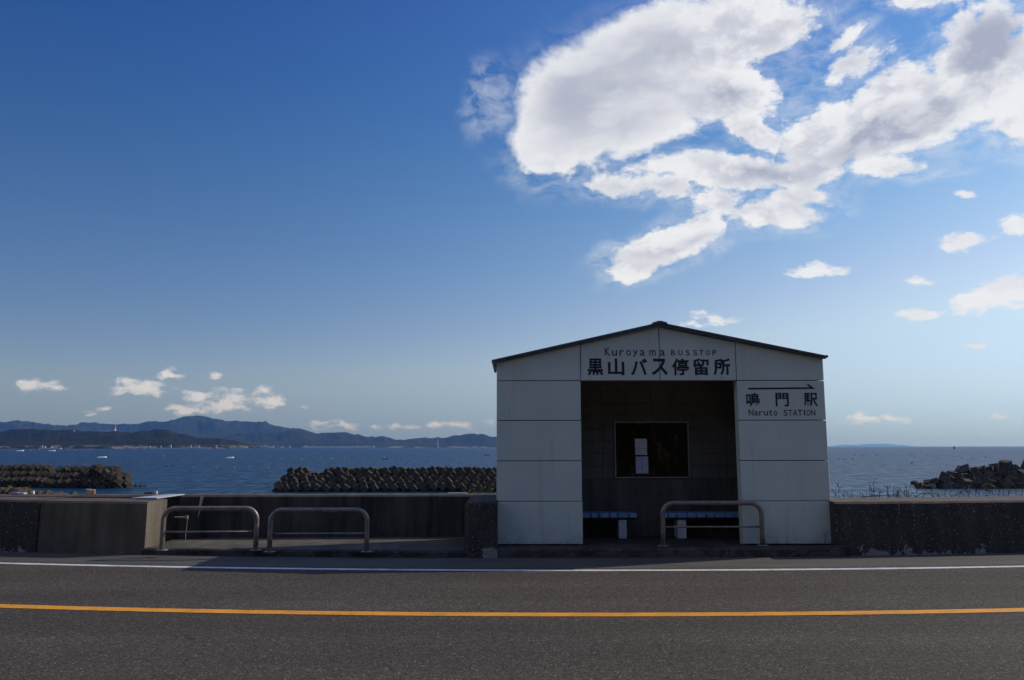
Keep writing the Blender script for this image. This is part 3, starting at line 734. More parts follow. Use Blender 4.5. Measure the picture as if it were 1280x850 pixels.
# ---- lettering
def glyph(ch, bold):
    cu = bpy.data.curves.new('glyph', 'FONT'); cu.body = ch; cu.size = 1.0; cu.offset = bold; cu.resolution_u = 3
    ob = bpy.data.objects.new('glyph', cu); COL.objects.link(ob)
    dg = bpy.context.evaluated_depsgraph_get(); me = bpy.data.meshes.new_from_object(ob.evaluated_get(dg))
    co = [v.co.copy() for v in me.vertices]; fs = [tuple(p.vertices) for p in me.polygons]
    bpy.data.objects.remove(ob); bpy.data.meshes.remove(me); bpy.data.curves.remove(cu)
    return co, fs
def letters(name, items, yplane, bold, mat, parent, each=False):
    if each:
        for it in items: letters(name, [it], yplane, bold, mat, parent)
        return
    """items: character, left, right, top, bottom in the panel's plane"""
    bm = B()
    for ch, u0, u1, v0, v1 in items:
        co, fs = glyph(ch, bold)
        if not co: continue
        ax, bx_ = min(c.x for c in co), max(c.x for c in co); ay, by = min(c.y for c in co), max(c.y for c in co)
        x0, x1 = on_y(u0, v1, yplane).x, on_y(u1, v1, yplane).x
        z0, z1 = on_y(u0, v1, yplane).z, on_y(u0, v0, yplane).z
        if bx_ - ax < 0.12: x0, x1 = (x0+x1)/2 - .008, (x0+x1)/2 + .008
        vs = [bm.verts.new((x0 + (c.x - ax) / (bx_ - ax) * (x1 - x0), yplane, z0 + (c.y - ay) / (by - ay) * (z1 - z0))) for c in co]
        for f in fs:
            try: bm.faces.new([vs[i] for i in f])
            except ValueError: pass
    bmesh.ops.recalc_face_normals(bm, faces=bm.faces[:])
    r = bmesh.ops.extrude_face_region(bm, geom=bm.faces[:])
    bmesh.ops.translate(bm, verts=[v for v in r['geom'] if isinstance(v, bmesh.types.BMVert)], vec=(0, -.0015, 0))
    bmesh.ops.recalc_face_normals(bm, faces=bm.faces[:])
    return link(bm, name, mat, parent)
YL = YF - 0.0012
z6 = lambda a: 720 + a / 6.4
y6 = lambda a: 420 + a / 6.4
letters('character', [(c, z6(a), z6(b), y6(180), y6(314)) for c, a, b in zip('黒山バス停留所', (92,257,440,605,770,938,1103), (219,388,572,735,905,1066,1238))], YL, 0.026, M['sign_paint'], shelter, True)
kur = list(zip('Kuroyama', (231,288,348,402,455,512,588,672), (272,328,385,438,497,550,637,712)))
letters('lettering', [(c, z6(a), z6(b), y6(92 if c == 'K' else 112), y6(168 if c == 'y' else 158)) for c, a, b in kur], YL, 0.002, M['sign_paint'], shelter)
letters('lettering', [(c, z6(a), z6(b), y6(112), y6(155)) for c, a, b in zip('BUSSTOP', (761,820,878,938,986,1040,1092), (791,852,910,970,1022,1072,1123))], YL, 0.004, M['sign_paint'], shelter)
z9 = lambda a: 910 + a / 9.143
y9 = lambda a: 460 + a / 9.143
letters('character', [(c, z9(a), z9(b), y9(284), y9(440)) for c, a, b in zip('鳴門駅', (212,547,870), (368,697,1029))], YL, 0.020, M['sign_paint'], shelter, True)
nar = zip('Naruto', (238,300,357,412,470,527), (290,345,402,458,510,562))
letters('lettering', [(c, z9(a), z9(b), y9(470 if c == 'N' else (480 if c == 't' else 492)), y9(544)) for c, a, b in nar], YL, 0.002, M['sign_paint'], shelter)
letters('lettering', [(c, z9(a), z9(b), y9(478), y9(544)) for c, a, b in zip('STATION', (637,690,745,800,866,898,950), (682,738,795,850,886,940,1000))], YL, 0.002, M['sign_paint'], shelter)
bm = B()
P = [(231, 226), (935, 220), (897, 180), (915, 180), (990, 234), (985, 238), (231, 246)]
prism_xz(bm, [(on_y(z9(a), y9(b), YL).x, on_y(z9(a), y9(b), YL).z) for a, b in P], YL - .0015, YL)
link(bm, 'arrow_mark', M['sign_paint'], shelter)

# ---- papers taped on the window
def paper(u0, u1, v0, v1, mat, label, tilt):
    yy = YBK - .0125
    a, b = on_y(u0, v1, yy), on_y(u1, v0, yy); c = (a + b) / 2
    bm = B(); w_, h_ = (b.x - a.x) / 2, (b.z - a.z) / 2
    box(bm, -w_, w_, -.0008, .0008, -h_, h_)
    o = link(bm, 'paper_notice', mat); o.location = (c.x, yy, c.z); o.rotation_euler = (0, R(tilt), 0)
    return tag(o, label, 'notice')
paper(794, 808.6, 548.4, 568.6, M['notice'], 'white printed timetable sheet taped to the dark window, upper of two', 0.4)
paper(795, 810, 570.6, 591.8, M['notice_blue'], 'pale bluish sheet taped to the window below the printed timetable', -0.4)

# ---- benches: cross slats on white blocks
def bench(u0, u1, lab, seams, legs):
    y0, y1 = 13.32, 13.74; zt_ = Z(641.5, 780, y0); zb_ = Z(648, 780, y0)
    x0, x1 = X(u0, 645, y0), X(u1, 645, y0)
    o = empty('bench', ((x0+x1)/2, (y0+y1)/2, zfloor), label=lab, cat='bench')
    sx = [x0] + [X(s, 645, y0) for s in seams] + [x1]
    for a, b in zip(sx, sx[1:]):
        h = rnd.uniform(-.002, .002)
        link(box(B(), a + .009, b - .009, y0, y1, zb_ + .012, zt_ + h, .004), 'slat', M['bench_blue'], o)
    link(box(B(), x0 + .02, x1 - .02, y0 + .06, y0 + .10, zb_ - .03, zb_ + .011), 'rail', M['blackish'], o)
    link(box(B(), x0 + .02, x1 - .02, y1 - .10, y1 - .06, zb_ - .03, zb_ + .011), 'rail', M['blackish'], o)
    for a, b in legs:
        link(box(B(), a, b, y0 + .05, y1 - .04, zfloor, zb_ - .031, .006), 'leg', M['bench_leg'], o)
    return o
sl = lambda a: 600 + a / 5.3125
sr = lambda a: 820 + a / 5.3125
x_in0 = X(700, 645, 13.32)
bench(688, 796.5, 'blue slatted bench inside the shelter left of the railing', [697, 706, 716, 727, sl(737), sl(792), sl(862), sl(916), sl(988)], [(X(773.5, 660, 13.37), X(783.5, 660, 13.37)), (X(692, 660, 13.37), X(702, 660, 13.37))])
bench(829, 972, 'blue slatted bench inside the shelter behind the right railing', [sr(82), sr(139), sr(210), sr(267), sr(335), sr(392), sr(460), sr(522), 927, 938, 950, 961], [(X(847.5, 660, 13.37), X(858, 660, 13.37)), (X(955, 660, 13.37), X(965, 660, 13.37))])

# ------------------------------------------------------------------ steel railings
def railing(u0, u1, vtop, vfoot, vbar, zb, label, rz=0):
    d = on_z((u0+u1)/2, vfoot, zb); y = d.y
    a, b = on_y(u0 + 3.2, (vfoot+vtop)/2, y).x, on_y(u1 - 3.2, (vfoot+vtop)/2, y).x
    top = on_y((u0+u1)/2, vtop + 3, y).z; bar = on_y((u0+u1)/2, vbar, y).z
    r0 = 0.17; n = 9
    o = empty('railing', ((a+b)/2, y, zb), label=label, cat='railing', group='steel railings along the pavement')
    pts = [(a, y, zb - .02), (a, y, zb + .2), (a, y, top - r0)]
    pts += [(a + r0 - r0 * math.cos(t), y, top - r0 + r0 * math.sin(t)) for t in [math.pi/2 * k / n for k in range(1, n+1)]]
    pts += [(b - r0 + r0 * math.sin(t), y, top - r0 + r0 * math.cos(t)) for t in [math.pi/2 * k / n for k in range(0, n+1)]]
    pts += [(b, y, zb + .2), (b, y, zb - .02)]
    link(tube(B(), pts, .037, 14), 'hoop', M['steel'], o, smooth=True)
    link(tube(B(), [(a + .03, y, bar), (b - .03, y, bar)], .015, 10), 'crossbar', M['steel'], o, smooth=True)
    for x in (a, b):
        s = 1 if x == b else -1
        link(box(B(), x - .075, x + .075, y - .05, y + .06, zb + .003, zb + .014, .003), 'base_plate', M['plate'], o)
    return o
railing(200.5, 323.8, 632.6, 688.2, 664.8, PAVE + .004, 'steel hoop railing nearest the sunlit end of the left concrete wall')
railing(334.5, 462, 634.6, 690.2, 667, PAVE + .004, 'middle steel hoop railing in front of the dark sea wall')
railing(825.2, 955.5, 625.8, 682.6, 658.6, zfloor, 'steel hoop railing in front of the bus shelter opening')

# little pipe bracket by the buttress
c = on_y(233, 647, 13.5)
o = empty('pipe_bracket', (c.x, 13.5, PAVE), label='small grey metal pipe bracket on a thin leg in front of the buttress', cat='bracket')
link(tube(B(), [(c.x + .0, 13.5, PAVE), (c.x + .02, 13.5, c.z)], .006, 8), 'leg', M['window_frame'], o)
bm = B(); tube(bm, [(c.x - .20, 13.5, c.z + .005), (c.x + .03, 13.5, c.z + .005)], .014, 10); tube(bm, [(c.x + .012, 13.5, c.z - .02), (c.x + .012, 13.5, c.z + .035)], .022, 10)
link(bm, 'pipe', M['window_frame'], o)

# ------------------------------------------------------------------ armour blocks
def hexapod_mesh():
    bm = B(); L, a, b = 0.72, 0.36, 0.29
    bmesh.ops.create_cube(bm, size=2 * a)
    for ax in range(3):
        for s in (-1, 1):
            ring = []
            for d, h in ((a * 0.98, a * 0.97), (L - .05, b), (L, b - .05)):
                q = []
                for p_, r_ in ((-1,-1), (1,-1), (1,1), (-1,1)):
                    c = [0, 0, 0]; c[ax] = s * d; c[(ax+1) % 3] = p_ * h; c[(ax+2) % 3] = r_ * h
                    q.append(bm.verts.new(c))
                ring.append(q)
            for r0, r1 in zip(ring, ring[1:]):
                for k in range(4): bm.faces.new((r0[k], r0[(k+1) % 4], r1[(k+1) % 4], r1[k]))
            bm.faces.new(ring[-1])
    bmesh.ops.recalc_face_normals(bm, faces=bm.faces[:])
    me = bpy.data.meshes.new('armour_block'); bm.to_mesh(me); bm.free(); me.materials.append(M['armour']); return me
def cube_mesh():
    bm = B(); box(bm, -.5, .5, -.5, .5, -.5, .5, .045)
    me = bpy.data.meshes.new('cube_block'); bm.to_mesh(me); bm.free(); me.materials.append(M['armour_dark']); return me
HEX, CUB = hexapod_mesh(), cube_mesh()
def put_block(me, name, loc, rot, s, label, cat, group):
    o = bpy.data.objects.new(name, me); COL.objects.link(o)
    o.location = loc; o.rotation_euler = rot; o.scale = (s, s, s)
    return tag(o, label, cat, group)
pitch = 1.02
xA = on_y(352, 605, 85).x; xB = on_y(690, 605, 85).x
nA = int((xB - xA) / pitch)
ROWN = ('waterline', 'second', 'top')
labC = 'grey concrete armour block hidden at the back of the middle breakwater'
for row, (dy, dz, ph, st) in enumerate(((0, .35, 0, -1), (.75, 1.05, .5, 0), (1.5, 1.78, 0, 1), (2.7, 1.2, .5, 0))):
    for i in range(nA):
        if i < st: continue
        if row == 2 and i in (3, 4): continue
        x = xA + (i + ph) * pitch + rnd.uniform(-.10, .10)
        jit = 6 if i > 10 else 16
        put_block(HEX, 'armour_block', (x, 84.3 + dy + rnd.uniform(-.15, .15), SEA + dz + rnd.uniform(-.09, .09)),
                  (R(rnd.uniform(-10, 10)), R(45 + rnd.uniform(-jit, jit)), R(6 + rnd.uniform(-jit, jit))), rnd.uniform(1.06, 1.16), labC if row == 3 else f'dark armour block, {nth(i + 1 - max(st, 0))} from left in the {ROWN[row]} row of the middle breakwater', 'armour block', 'armour blocks of the middle breakwater')
labL = 'brown grey concrete armour block in the breakwater at the far left'
xA = on_y(-60, 605, 93).x; xB = on_y(140, 605, 93).x
for row, (dy, dz, ph, a, b) in enumerate(((0, .40, 0, 0, 99), (.8, 1.1, .5, 0, 99), (1.6, 1.80, 0, 0, 99))):
    n = int((xB - xA) / .92)
    for i in range(n + (3 - row) ):
        x = xA + (i + ph) * .92
        u_here = 640 + x / 93.5 * 985
        if 54 < u_here < 66 and row == 2: continue
        if 58 < u_here < 62 and row == 1: continue
        put_block(HEX, 'armour_block', (x + rnd.uniform(-.08, .08), 93 + dy + (2.0 if u_here < 58 else 0), SEA + dz + rnd.uniform(-.05, .05) - (.0 if u_here > 58 else -.12)),
                  (R(-18 + rnd.uniform(-7, 7)), R(45 + rnd.uniform(-7, 7)), R(30 + rnd.uniform(-8, 8))), rnd.uniform(.95, 1.04), f'brownish armour block, {nth(i + 1)} from left in the {ROWN[row]} row of the left breakwater', 'armour block', 'armour blocks of the left breakwater')
for kk, (u, v, s) in enumerate(((108,592,1.25),(119,588,1.2),(128,596,1.35),(112,603,1.4),(138,597,1.25),(136,606,1.35),(147,600,1.2),(148,608,1.2),(124,607,1.3),(154,606,1.0))):
    p = on_y(u, v, 92.3)
    put_block(HEX, 'armour_block', (p.x, 92.3 + rnd.uniform(-.6, .6), p.z), (R(rnd.uniform(-25, 25)), R(45 + rnd.uniform(-15, 15)), R(35 + rnd.uniform(-20, 20))), s * .9, 'big tumbled armour block at the breakwater tip, ' + ('topmost on the left', 'top right of the topmost', 'at the upper middle', 'at the waterline, far left', 'at the right shoulder', 'at the waterline, right of middle', 'on the right slope', 'at the waterline near the right end', 'at the waterline in the middle', 'last on the right')[kk], 'armour block', 'tumbled blocks at the breakwater tip')
# heap of cubes on the right
prof = [(1148,604),(1160,599),(1172,596),(1185,592),(1196,586),(1204,583.5),(1214,587),(1226,585),(1238,583),(1250,581),(1257,578),(1266,583),(1280,580),(1310,578),(1350,580),(1400,588),(1430,600)]
ct = 0
for col_, u0 in enumerate(frange(1150, 1425, 8.2)):
    lev = 0
    vt = interp(prof, u0)
    v = vt + 5
    while v < 613:
        lev += 1; y = 88 + (613 - v) * 0.10 + rnd.uniform(-.5, .5)
        p = on_y(u0 + rnd.uniform(-3, 3), v + rnd.uniform(-1, 1), y)
        s = rnd.uniform(.80, 1.15) * (0.75 if u0 < 1175 else 1)
        put_block(CUB, 'cube_block', (p.x, y, max(p.z, SEA - .1)), (R(rnd.uniform(-35, 35)), R(rnd.uniform(-40, 40)), R(rnd.uniform(0, 90))), s, f'dark cubic block, {nth(lev)} from top in the {nth(col_ + 1)} column of the right heap', 'concrete block', 'cubic blocks heaped in the sea on the right')
        v += 7.6; ct += 1
p = on_y(1257, 581.5, 87.6); put_block(CUB, 'cube_block', (p.x, 87.6, p.z), (R(8), R(-12), R(20)), .95, 'topmost cubic block standing highest on the right heap', 'concrete block', 'cubic blocks heaped in the sea on the right')

def rock(loc, s, label, seed, mat=None, group=None, name='rock'):
    bm = B(); bmesh.ops.create_icosphere(bm, subdivisions=2, radius=1)
    for v in bm.verts:
        k = 1 + .45 * mn.noise(v.co * 1.3 + Vector((seed * 3.1, seed, 0)))
        v.co = Vector((v.co.x * s[0], v.co.y * s[1], v.co.z * s[2])) * k
    o = link(bm, name, mat or M['rock']); o.location = loc
    return tag(o, label, 'rock', group)
for k, (u, v, s) in enumerate(((163,605.5,.35),(170,606.5,.22),(176,606.5,.2),(181,606.8,.14))):
    p = on_z(u, v + 1.5, SEA); rock((p.x, p.y, SEA + s * .3), (s*1.3, s, s*.8), f'reddish rock awash off the left breakwater tip, {nth(k + 1)} from the breakwater', k, group='rocks off the breakwater tip')
p = on_z(1143, 605.5, SEA); rock((p.x, p.y, SEA + .15), (.45, .4, .35), 'small lone rock at the left end of the right block heap', 9)
# shore rubble and growth peeping over the left wall
k = 0
for u in frange(-20, 92, 8):
    y = 17.0 + rnd.uniform(-.4, .4); h = interp([(-20, 609), (20, 609), (40, 612), (70, 615.5), (85, 617), (92, 617)], u)
    p = on_y(u, h, y); k += 1
    rock((p.x, y, p.z - .16), (.16 * rnd.uniform(.8, 1.2), .2, .17), f'brown shore rock, {nth(k)} from the left, showing just above the left wall', k, group='shore rocks behind the left wall')

# ------------------------------------------------------------------ things on the wall tops
WT = ztb + 0.004
def on_wall(u, v, name, dims, mat, label, cat, yy=14.2, rz=0, z=None):
    p = on_y(u, v, yy); bm = B(); w_, d_, h_ = dims
    box(bm, -w_/2, w_/2, -d_/2, d_/2, 0, h_, min(dims) * .12)
    o = link(bm, name, mat); o.location = (p.x, yy, WT if z is None else z); o.rotation_euler = (0, 0, R(rz)); return tag(o, label, cat)
o = on_wall(113, 618, 'carton', (.15, .12, .085), M['cardboard'], 'faded pink and white carton left on the left sea wall', 'carton', 14.2, 24)
bm = B(); box(bm, -.076, .0, -.061, .061, .0855, .094, .002); f_ = link(bm, 'carton_flap', M['tin'], o, world=False)
bm = B(); tube(bm, [(0, 0, 0), (0, 0, .05), (0, 0, .058)], [.021, .021, .012], 12); o = link(bm, 'drink_can', M['white'], smooth=False)
p = on_y(195.5, 618, 14.2); o.location = (p.x, 14.2, WT); tag(o, 'small white can standing at the end of the left wall top', 'can')
bm = B(); p = on_y(190, 618, 14.22)
for i in range(7):
    a = rnd.uniform(-.12, .04); bmesh.ops.create_icosphere(bm, subdivisions=1, radius=.03, matrix=Matrix.Translation((a, rnd.uniform(-.03,.03), .018)) @ Matrix.Diagonal((1.4, 1, .7, 1)))
o = link(bm, 'rag', M['blackish']); o.location = (p.x, 14.22, WT); tag(o, 'crumpled black rag beside the white can on the left wall', 'rag')
# white board bridging the gap between wall block and sea wall
bm = B(); a, b = on_y(176, 622, 13.6).x, on_y(214.2, 622, 13.6).x
prism_pts = [(a + .1, YB(a) + .48), (b, YB(b) + .52), (b + .02, 14.10), (a + .35, 14.06)]
lo = [bm.verts.new((x, y, zt + .013)) for x, y in prism_pts]; hi = [bm.verts.new((x, y, zt + .030)) for x, y in prism_pts]
bm.faces.new(lo[::-1]); bm.faces.new(hi)
for i in range(4): bm.faces.new((lo[i], lo[(i+1) % 4], hi[(i+1) % 4], hi[i]))
bmesh.ops.recalc_face_normals(bm, faces=bm.faces[:])
tag(link(bm, 'plastic_sheet', M['tin']), 'pale flat plastic sheet lying on the sunlit corner of the left wall', 'sheet')
on_wall(571.5, 619, 'white_board', (.33, .10, .018), M['tin'], 'narrow white board lying on the sea wall left of the shelter', 'board', 14.2)
on_wall(19, 617, 'plastic_bottle', (.10, .06, .04), M['blue_plastic'], 'pale blue plastic bottle lying on the wall at the far left', 'bottle', 14.25, 10)
on_wall(28, 617, 'plastic_tray', (.12, .09, .03), M['tin'], 'white plastic tray on the wall beside the pale blue bottle', 'tray', 14.25, -6)
on_wall(41, 616, 'food_tin', (.05, .05, .06), M['white'], 'small whitish tin on the far left wall among the rocks', 'tin', 14.25, 6)

# ------------------------------------------------------------------ weeds
def weed(u, vb, vt, yy, label, cat, leafm, nleaf, spread=.05, lean=0, zb=None, leafsize=.02, branches=2, r=.004, group=None, name='weed'):
    base = on_y(u, vb, yy); top = on_y(u + lean, vt, yy)
    z0 = (.52 if zb is None else zb)
    o = empty(name, (base.x, yy, z0), label=label, cat=cat, group=group)
    bm = B(); lf = B(); pts = []
    n = 7
    for i in range(n + 1):
        t = i / n; pts.append(Vector((base.x + (top.x - base.x) * t**1.4 + rnd.uniform(-.012, .012) * (i > 0), yy + rnd.uniform(-.01, .01), z0 + (top.z - z0) * t)))
    tube(bm, pts, [r * (1 - .6 * i / n) for i in range(n + 1)], 5)
    tips = [pts]
    for b_ in range(branches):
        k = rnd.randint(2, n - 2); s = rnd.choice((-1, 1)); l = (top.z - z0) * rnd.uniform(.18, .35)
        q = [pts[k]]
        for i in range(1, 4): q.append(pts[k] + Vector((s * l * .5 * i / 3, rnd.uniform(-.02, .02), l * i / 3 * .9)))
        tube(bm, q, [r * .6, r * .5, r * .4, r * .25], 4); tips.append(q)
    for i in range(nleaf):
        q = rnd.choice(tips); c = q[rnd.randint(len(q)//2 if len(q) > 5 else 1, len(q) - 1)] + Vector((rnd.gauss(0, spread * .4), rnd.gauss(0, spread * .3), rnd.gauss(0, spread * .4)))
        d = Vector((rnd.gauss(0, 1), rnd.gauss(0, .7), rnd.gauss(.3, .8))).normalized() * leafsize * rnd.uniform(.6, 1.3)
        s = d.cross(Vector((rnd.gauss(0,1), rnd.gauss(0,1), rnd.gauss(0,1)))).normalized() * leafsize * .28
        v = [lf.verts.new(c), lf.verts.new(c + d * .5 + s), lf.verts.new(c + d), lf.verts.new(c + d * .5 - s)]
        lf.faces.new(v)
    link(bm, 'stem', M['dry_stem'] if leafm is not M['leaf'] else M['leaf'], o)
    if nleaf: link(lf, 'foliage', leafm, o)
    else: lf.free()
    return o
YW = 14.25
for k, (u, vt, lean) in enumerate(((586, 610, -6), (591, 609, -7), (597, 600, -1), (603, 608, 3), (612, 607, 2))):
    weed(u, 619, vt, 14.62, f'leafy green weed left of the shelter, {nth(k + 1)} from left behind the sea wall', 'weed', M['leaf'], 46, .05, lean, leafsize=.045, r=.005, group='green weeds left of the shelter')
for k, (u, vt, lean) in enumerate(sorted(((1046,608,-2),(1059,614,0),(1075,615,3),(1086,604,1),(1094,607,-2),(1116,605,2),(1121,610,1),(1138,614,-2),(1152,615,3),(1170,614,2),(1189,613,-1),(1226,612,-2),(1232,606,1),(1241,604,-1),(1253,610,2),(1270,606,-2),(1284,604,1),(1296,606,0),(1310,602,1),(1049,600,-1),(1055,612,0),(1063,611,2),(1081,613,2),(1090,599,3),(1089,606,-1),(1098,610,2),(1101,612,-3),(1109,603,1),(1112,608,-2),(1126,606,-4),(1134,605,-2),(1142,609,4),(1163,607,3),(1184,609,-5),(1211,606,0),(1219,607,1),(1248,605,1),(1276,600,2),(1262,610,-3),(1196,611,6)))):
    weed(u, 624, vt, 14.35 + rnd.uniform(-.1, .25), f'thin dry weed stalk, {nth(k + 1)} counted rightward from the shelter, behind the right wall', 'weed', M['dry_leaf'] if rnd.random() < .3 else M['dry_stem'], rnd.randint(7, 22), .035, lean, leafsize=.026, branches=3, r=.0055, group='dry weed stalks behind the right wall')
for u, vt in ((1237, 590), (1207, 600), (1120, 612), (1130, 613)):
    weed(u, 624, vt, 14.5, ('taller' if u == 1237 else 'shorter') + ' green tinged weed in front of the block heap behind the right wall' if vt <= 600 else ('left' if u == 1120 else 'right') + ' one of two low green tufts on the right wall', 'weed', M['dry_leaf'] if vt < 605 else M['leaf'], 44 if vt < 605 else 60, .05, 1, leafsize=.032, branches=4, group='green tinged weeds behind the right wall' if vt <= 600 else 'low green tufts behind the right wall')
def bramble(ptspx, yy, label):
    P = [on_y(u, v, yy) for u, v in ptspx]; P = [Vector((P[0].x - .02, yy, .5))] + P
    o = empty('bramble_cane', (P[0].x, yy, .52), label=label, cat='bramble')
    fine = []
    for i in range(len(P) - 1):
        for k in range(5): fine.append(P[i].lerp(P[i+1], k / 5) + Vector((0, 0, rnd.uniform(-.004, .004))))
    fine.append(P[-1])
    link(tube(B(), fine, [.0065 * (1 - .6 * i / len(fine)) for i in range(len(fine))], 5), 'cane', M['dry_stem'], o)
    bm = B()
    for c in fine[4::2]:
        for s in (-1, 1):
            d = Vector((rnd.uniform(-.02, .02), rnd.uniform(-.02, .02), s * rnd.uniform(.015, .035)))
            q = Vector((.008, .004, 0)); v = [bm.verts.new(c), bm.verts.new(c + d * .6 + q), bm.verts.new(c + d), bm.verts.new(c + d * .6 - q)]; bm.faces.new(v)
    link(bm, 'foliage', M['dry_leaf'], o)
bramble([(1143,622),(1150,618),(1158,616.5),(1166,616.5),(1174,620),(1180,624)], 14.45, 'arching dark bramble cane over the right wall')
bramble([(1078,622),(1085,620.5),(1100,619.5),(1118,618.5),(1124,614)], 14.4, 'low straggling cane lying along the right wall top')
bramble([(1168,623),(1156,611.5),(1146,608.5),(1132,608)], 14.5, 'long thin cane reaching left above the bramble')
bramble([(1192,622),(1198,617),(1206,612),(1214,607)], 14.4, 'thin cane leaning right between the dry stalks')
for k, (u, vt) in enumerate(sorted(((103, 612), (145, 608), (151, 612), (162, 608), (184, 613), (201, 612), (133, 613), (12, 606), (34, 607)))):
    weed(u, 622, vt, 14.75, f'sparse brownish weed, {nth(k + 1)} from the left behind the left wall', 'weed', M['dry_leaf'], 12, .035, 1, leafsize=.026, branches=2, r=.003, group='sparse weeds behind the left wall')
weed(460, 620, 616, 14.6, 'tiny green weed on the middle of the sea wall', 'weed', M['leaf'], 12, .03, 0, leafsize=.02, group='weeds on the sea wall')
# a blade of dry weed at the lower right corner of the shelter
weed(1030, 680, 666, 12.46, 'thin dark stalk against the right foot of the shelter', 'weed', M['dry_stem'], 3, .01, 4, zb=zfloor, leafsize=.03, branches=1, r=.004)

# ------------------------------------------------------------------ boats, buoys, far buildings
def hull_mesh(L, Wd, H):
    bm = B(); n = 10; R_ = []
    for i in range(n + 1):
        t = i / n; w_ = Wd / 2 * (1 - max(0, (t - .55) / .45) ** 2) * (0.85 + .15 * min(1, t * 4)); sh = H * (1 + .35 * t * t)
        x = (t - .5) * L
        R_.append([bm.verts.new(c) for c in ((x, -w_, sh), (x, -w_ * .75, .1 * H), (x, 0, -.15 * H), (x, w_ * .75, .1 * H), (x, w_, sh), (x, w_ * .85, sh - .02), (x, 0, sh * .45), (x, -w_ * .85, sh - .02))])
    for a, b in zip(R_, R_[1:]):
        for k in range(8): bm.faces.new((a[k], a[(k+1) % 8], b[(k+1) % 8], b[k]))
    bm.faces.new(R_[0][::-1])
    try: bm.faces.new(R_[-1])
    except ValueError: pass
    bmesh.ops.recalc_face_normals(bm, faces=bm.faces[:]); return bm
def boat(u, v, L, label, cabin=False, mat=None, rz=48, dark=False):
    L *= 1.15
    p = on_z(u, v, SEA); o = empty('boat', (p.x, p.y, SEA), R(rz), label=label, cat='boat')
    link(hull_mesh(L, L * .27, L * .13), 'hull', mat or M['white'], o, world=False)
    bm = B(); box(bm, -L*.47, -L*.40, -L*.05, L*.05, L*.08, L*.26, .02); link(bm, 'outboard_motor', M['blackish'], o, world=False)
    bm = B(); box(bm, -L*.05, L*.02, -L*.11, L*.11, L*.09, L*.115); link(bm, 'thwart', M['cardboard'], o, world=False)
    if cabin:
        bm = B(); box(bm, -L*.18, L*.08, -L*.09, L*.09, L*.12, L*.30, .05); link(bm, 'cabin', M['white'] if not dark else M['blackish'], o, world=False)
        bm = B(); tube(bm, [(-L*.05, 0, L*.3), (-L*.05, 0, L*.52)], L*.012, 6); link(bm, 'mast', M['blackish'], o, world=False)
    return o
boat(127.5, 572.3, 3.6, 'open white boat on the water above the left breakwater')
boat(287.5, 572.8, 3.2, 'open white boat drifting right of the left breakwater')
boat(25, 564.0, 8.0, 'far white boat among red buoys, leftmost on the water')
boat(65, 564.0, 7.0, 'far white boat second from the left among red buoys')
boat(481, 574, 1.9, 'small dark boat with pale cabin above the middle breakwater', True, M['blackish'], 20)
boat(609, 569.5, 3.0, 'small brownish boat near the shelter edge', False, M['cardboard'], 10)
boat(1193, 561.2, 12, 'tiny dark fishing boat on the right horizon', True, M['blackish'], 60, dark=True)
def buoy_mesh(mat):
    bm = B(); bmesh.ops.create_uvsphere(bm, u_segments=10, v_segments=7, radius=.5)
    tube(bm, [(0, 0, .45), (0, 0, .75)], .09, 6)
    me = bpy.data.meshes.new('buoy'); bm.to_mesh(me); bm.free(); me.materials.append(mat); return me
bw, br, bk = buoy_mesh(M['plate']), buoy_mesh(M['orange']), buoy_mesh(M['blackish'])
def buoy(u, v, s, me, label, group):
    p = on_z(u, v, SEA); o = bpy.data.objects.new('buoy', me); COL.objects.link(o); o.location = (p.x, p.y, SEA + s * .1); o.scale = (s, s, s); tag(o, label, 'buoy', group)
for k, u in enumerate((3, 12, 21, 39, 49, 62, 76, 85, 94, 102, 114)): buoy(u, 563.2, 1.9, br, f'orange red float, {nth(k + 1)} from the left in the row before the headland', 'red floats before the headland')
for k, (u, v) in enumerate(sorted(((142,574.8),(150,574.7),(158,574.6),(168,574.7),(174,574.5),(184,575),(228,574.8),(237,574.8),(254,575.2),(86,580.8),(105,581),(241,584.5),(270,585),(293,585),(312,585),(335,585.3),(352,574),(15,568),(28,568.5),(204,570.3),(377,574),(402,573),(415,573.5),(430,573)))):
    buoy(u, v, .32 if v > 574 else .55, bw, f'small white fishing float, {nth(k + 1)} from the left on the left water', 'white floats on the left water')
for k, (u, v) in enumerate(sorted(((208,583.5),(216,582.3),(388,575),(440,572),(1068,569),(1078,569.3),(1096,569.2),(1120,569.3),(1140,568.8),(1160,568.8),(1048,574.2),(1056,574.2),(1066,574),(1140,579.3),(1203,573),(1215,573.5),(1232,572)))):
    buoy(u, v, .45 if v > 572 else .6, bk, f'small black fishing float, {nth(k + 1)} from the left on the water', 'black floats on the water')

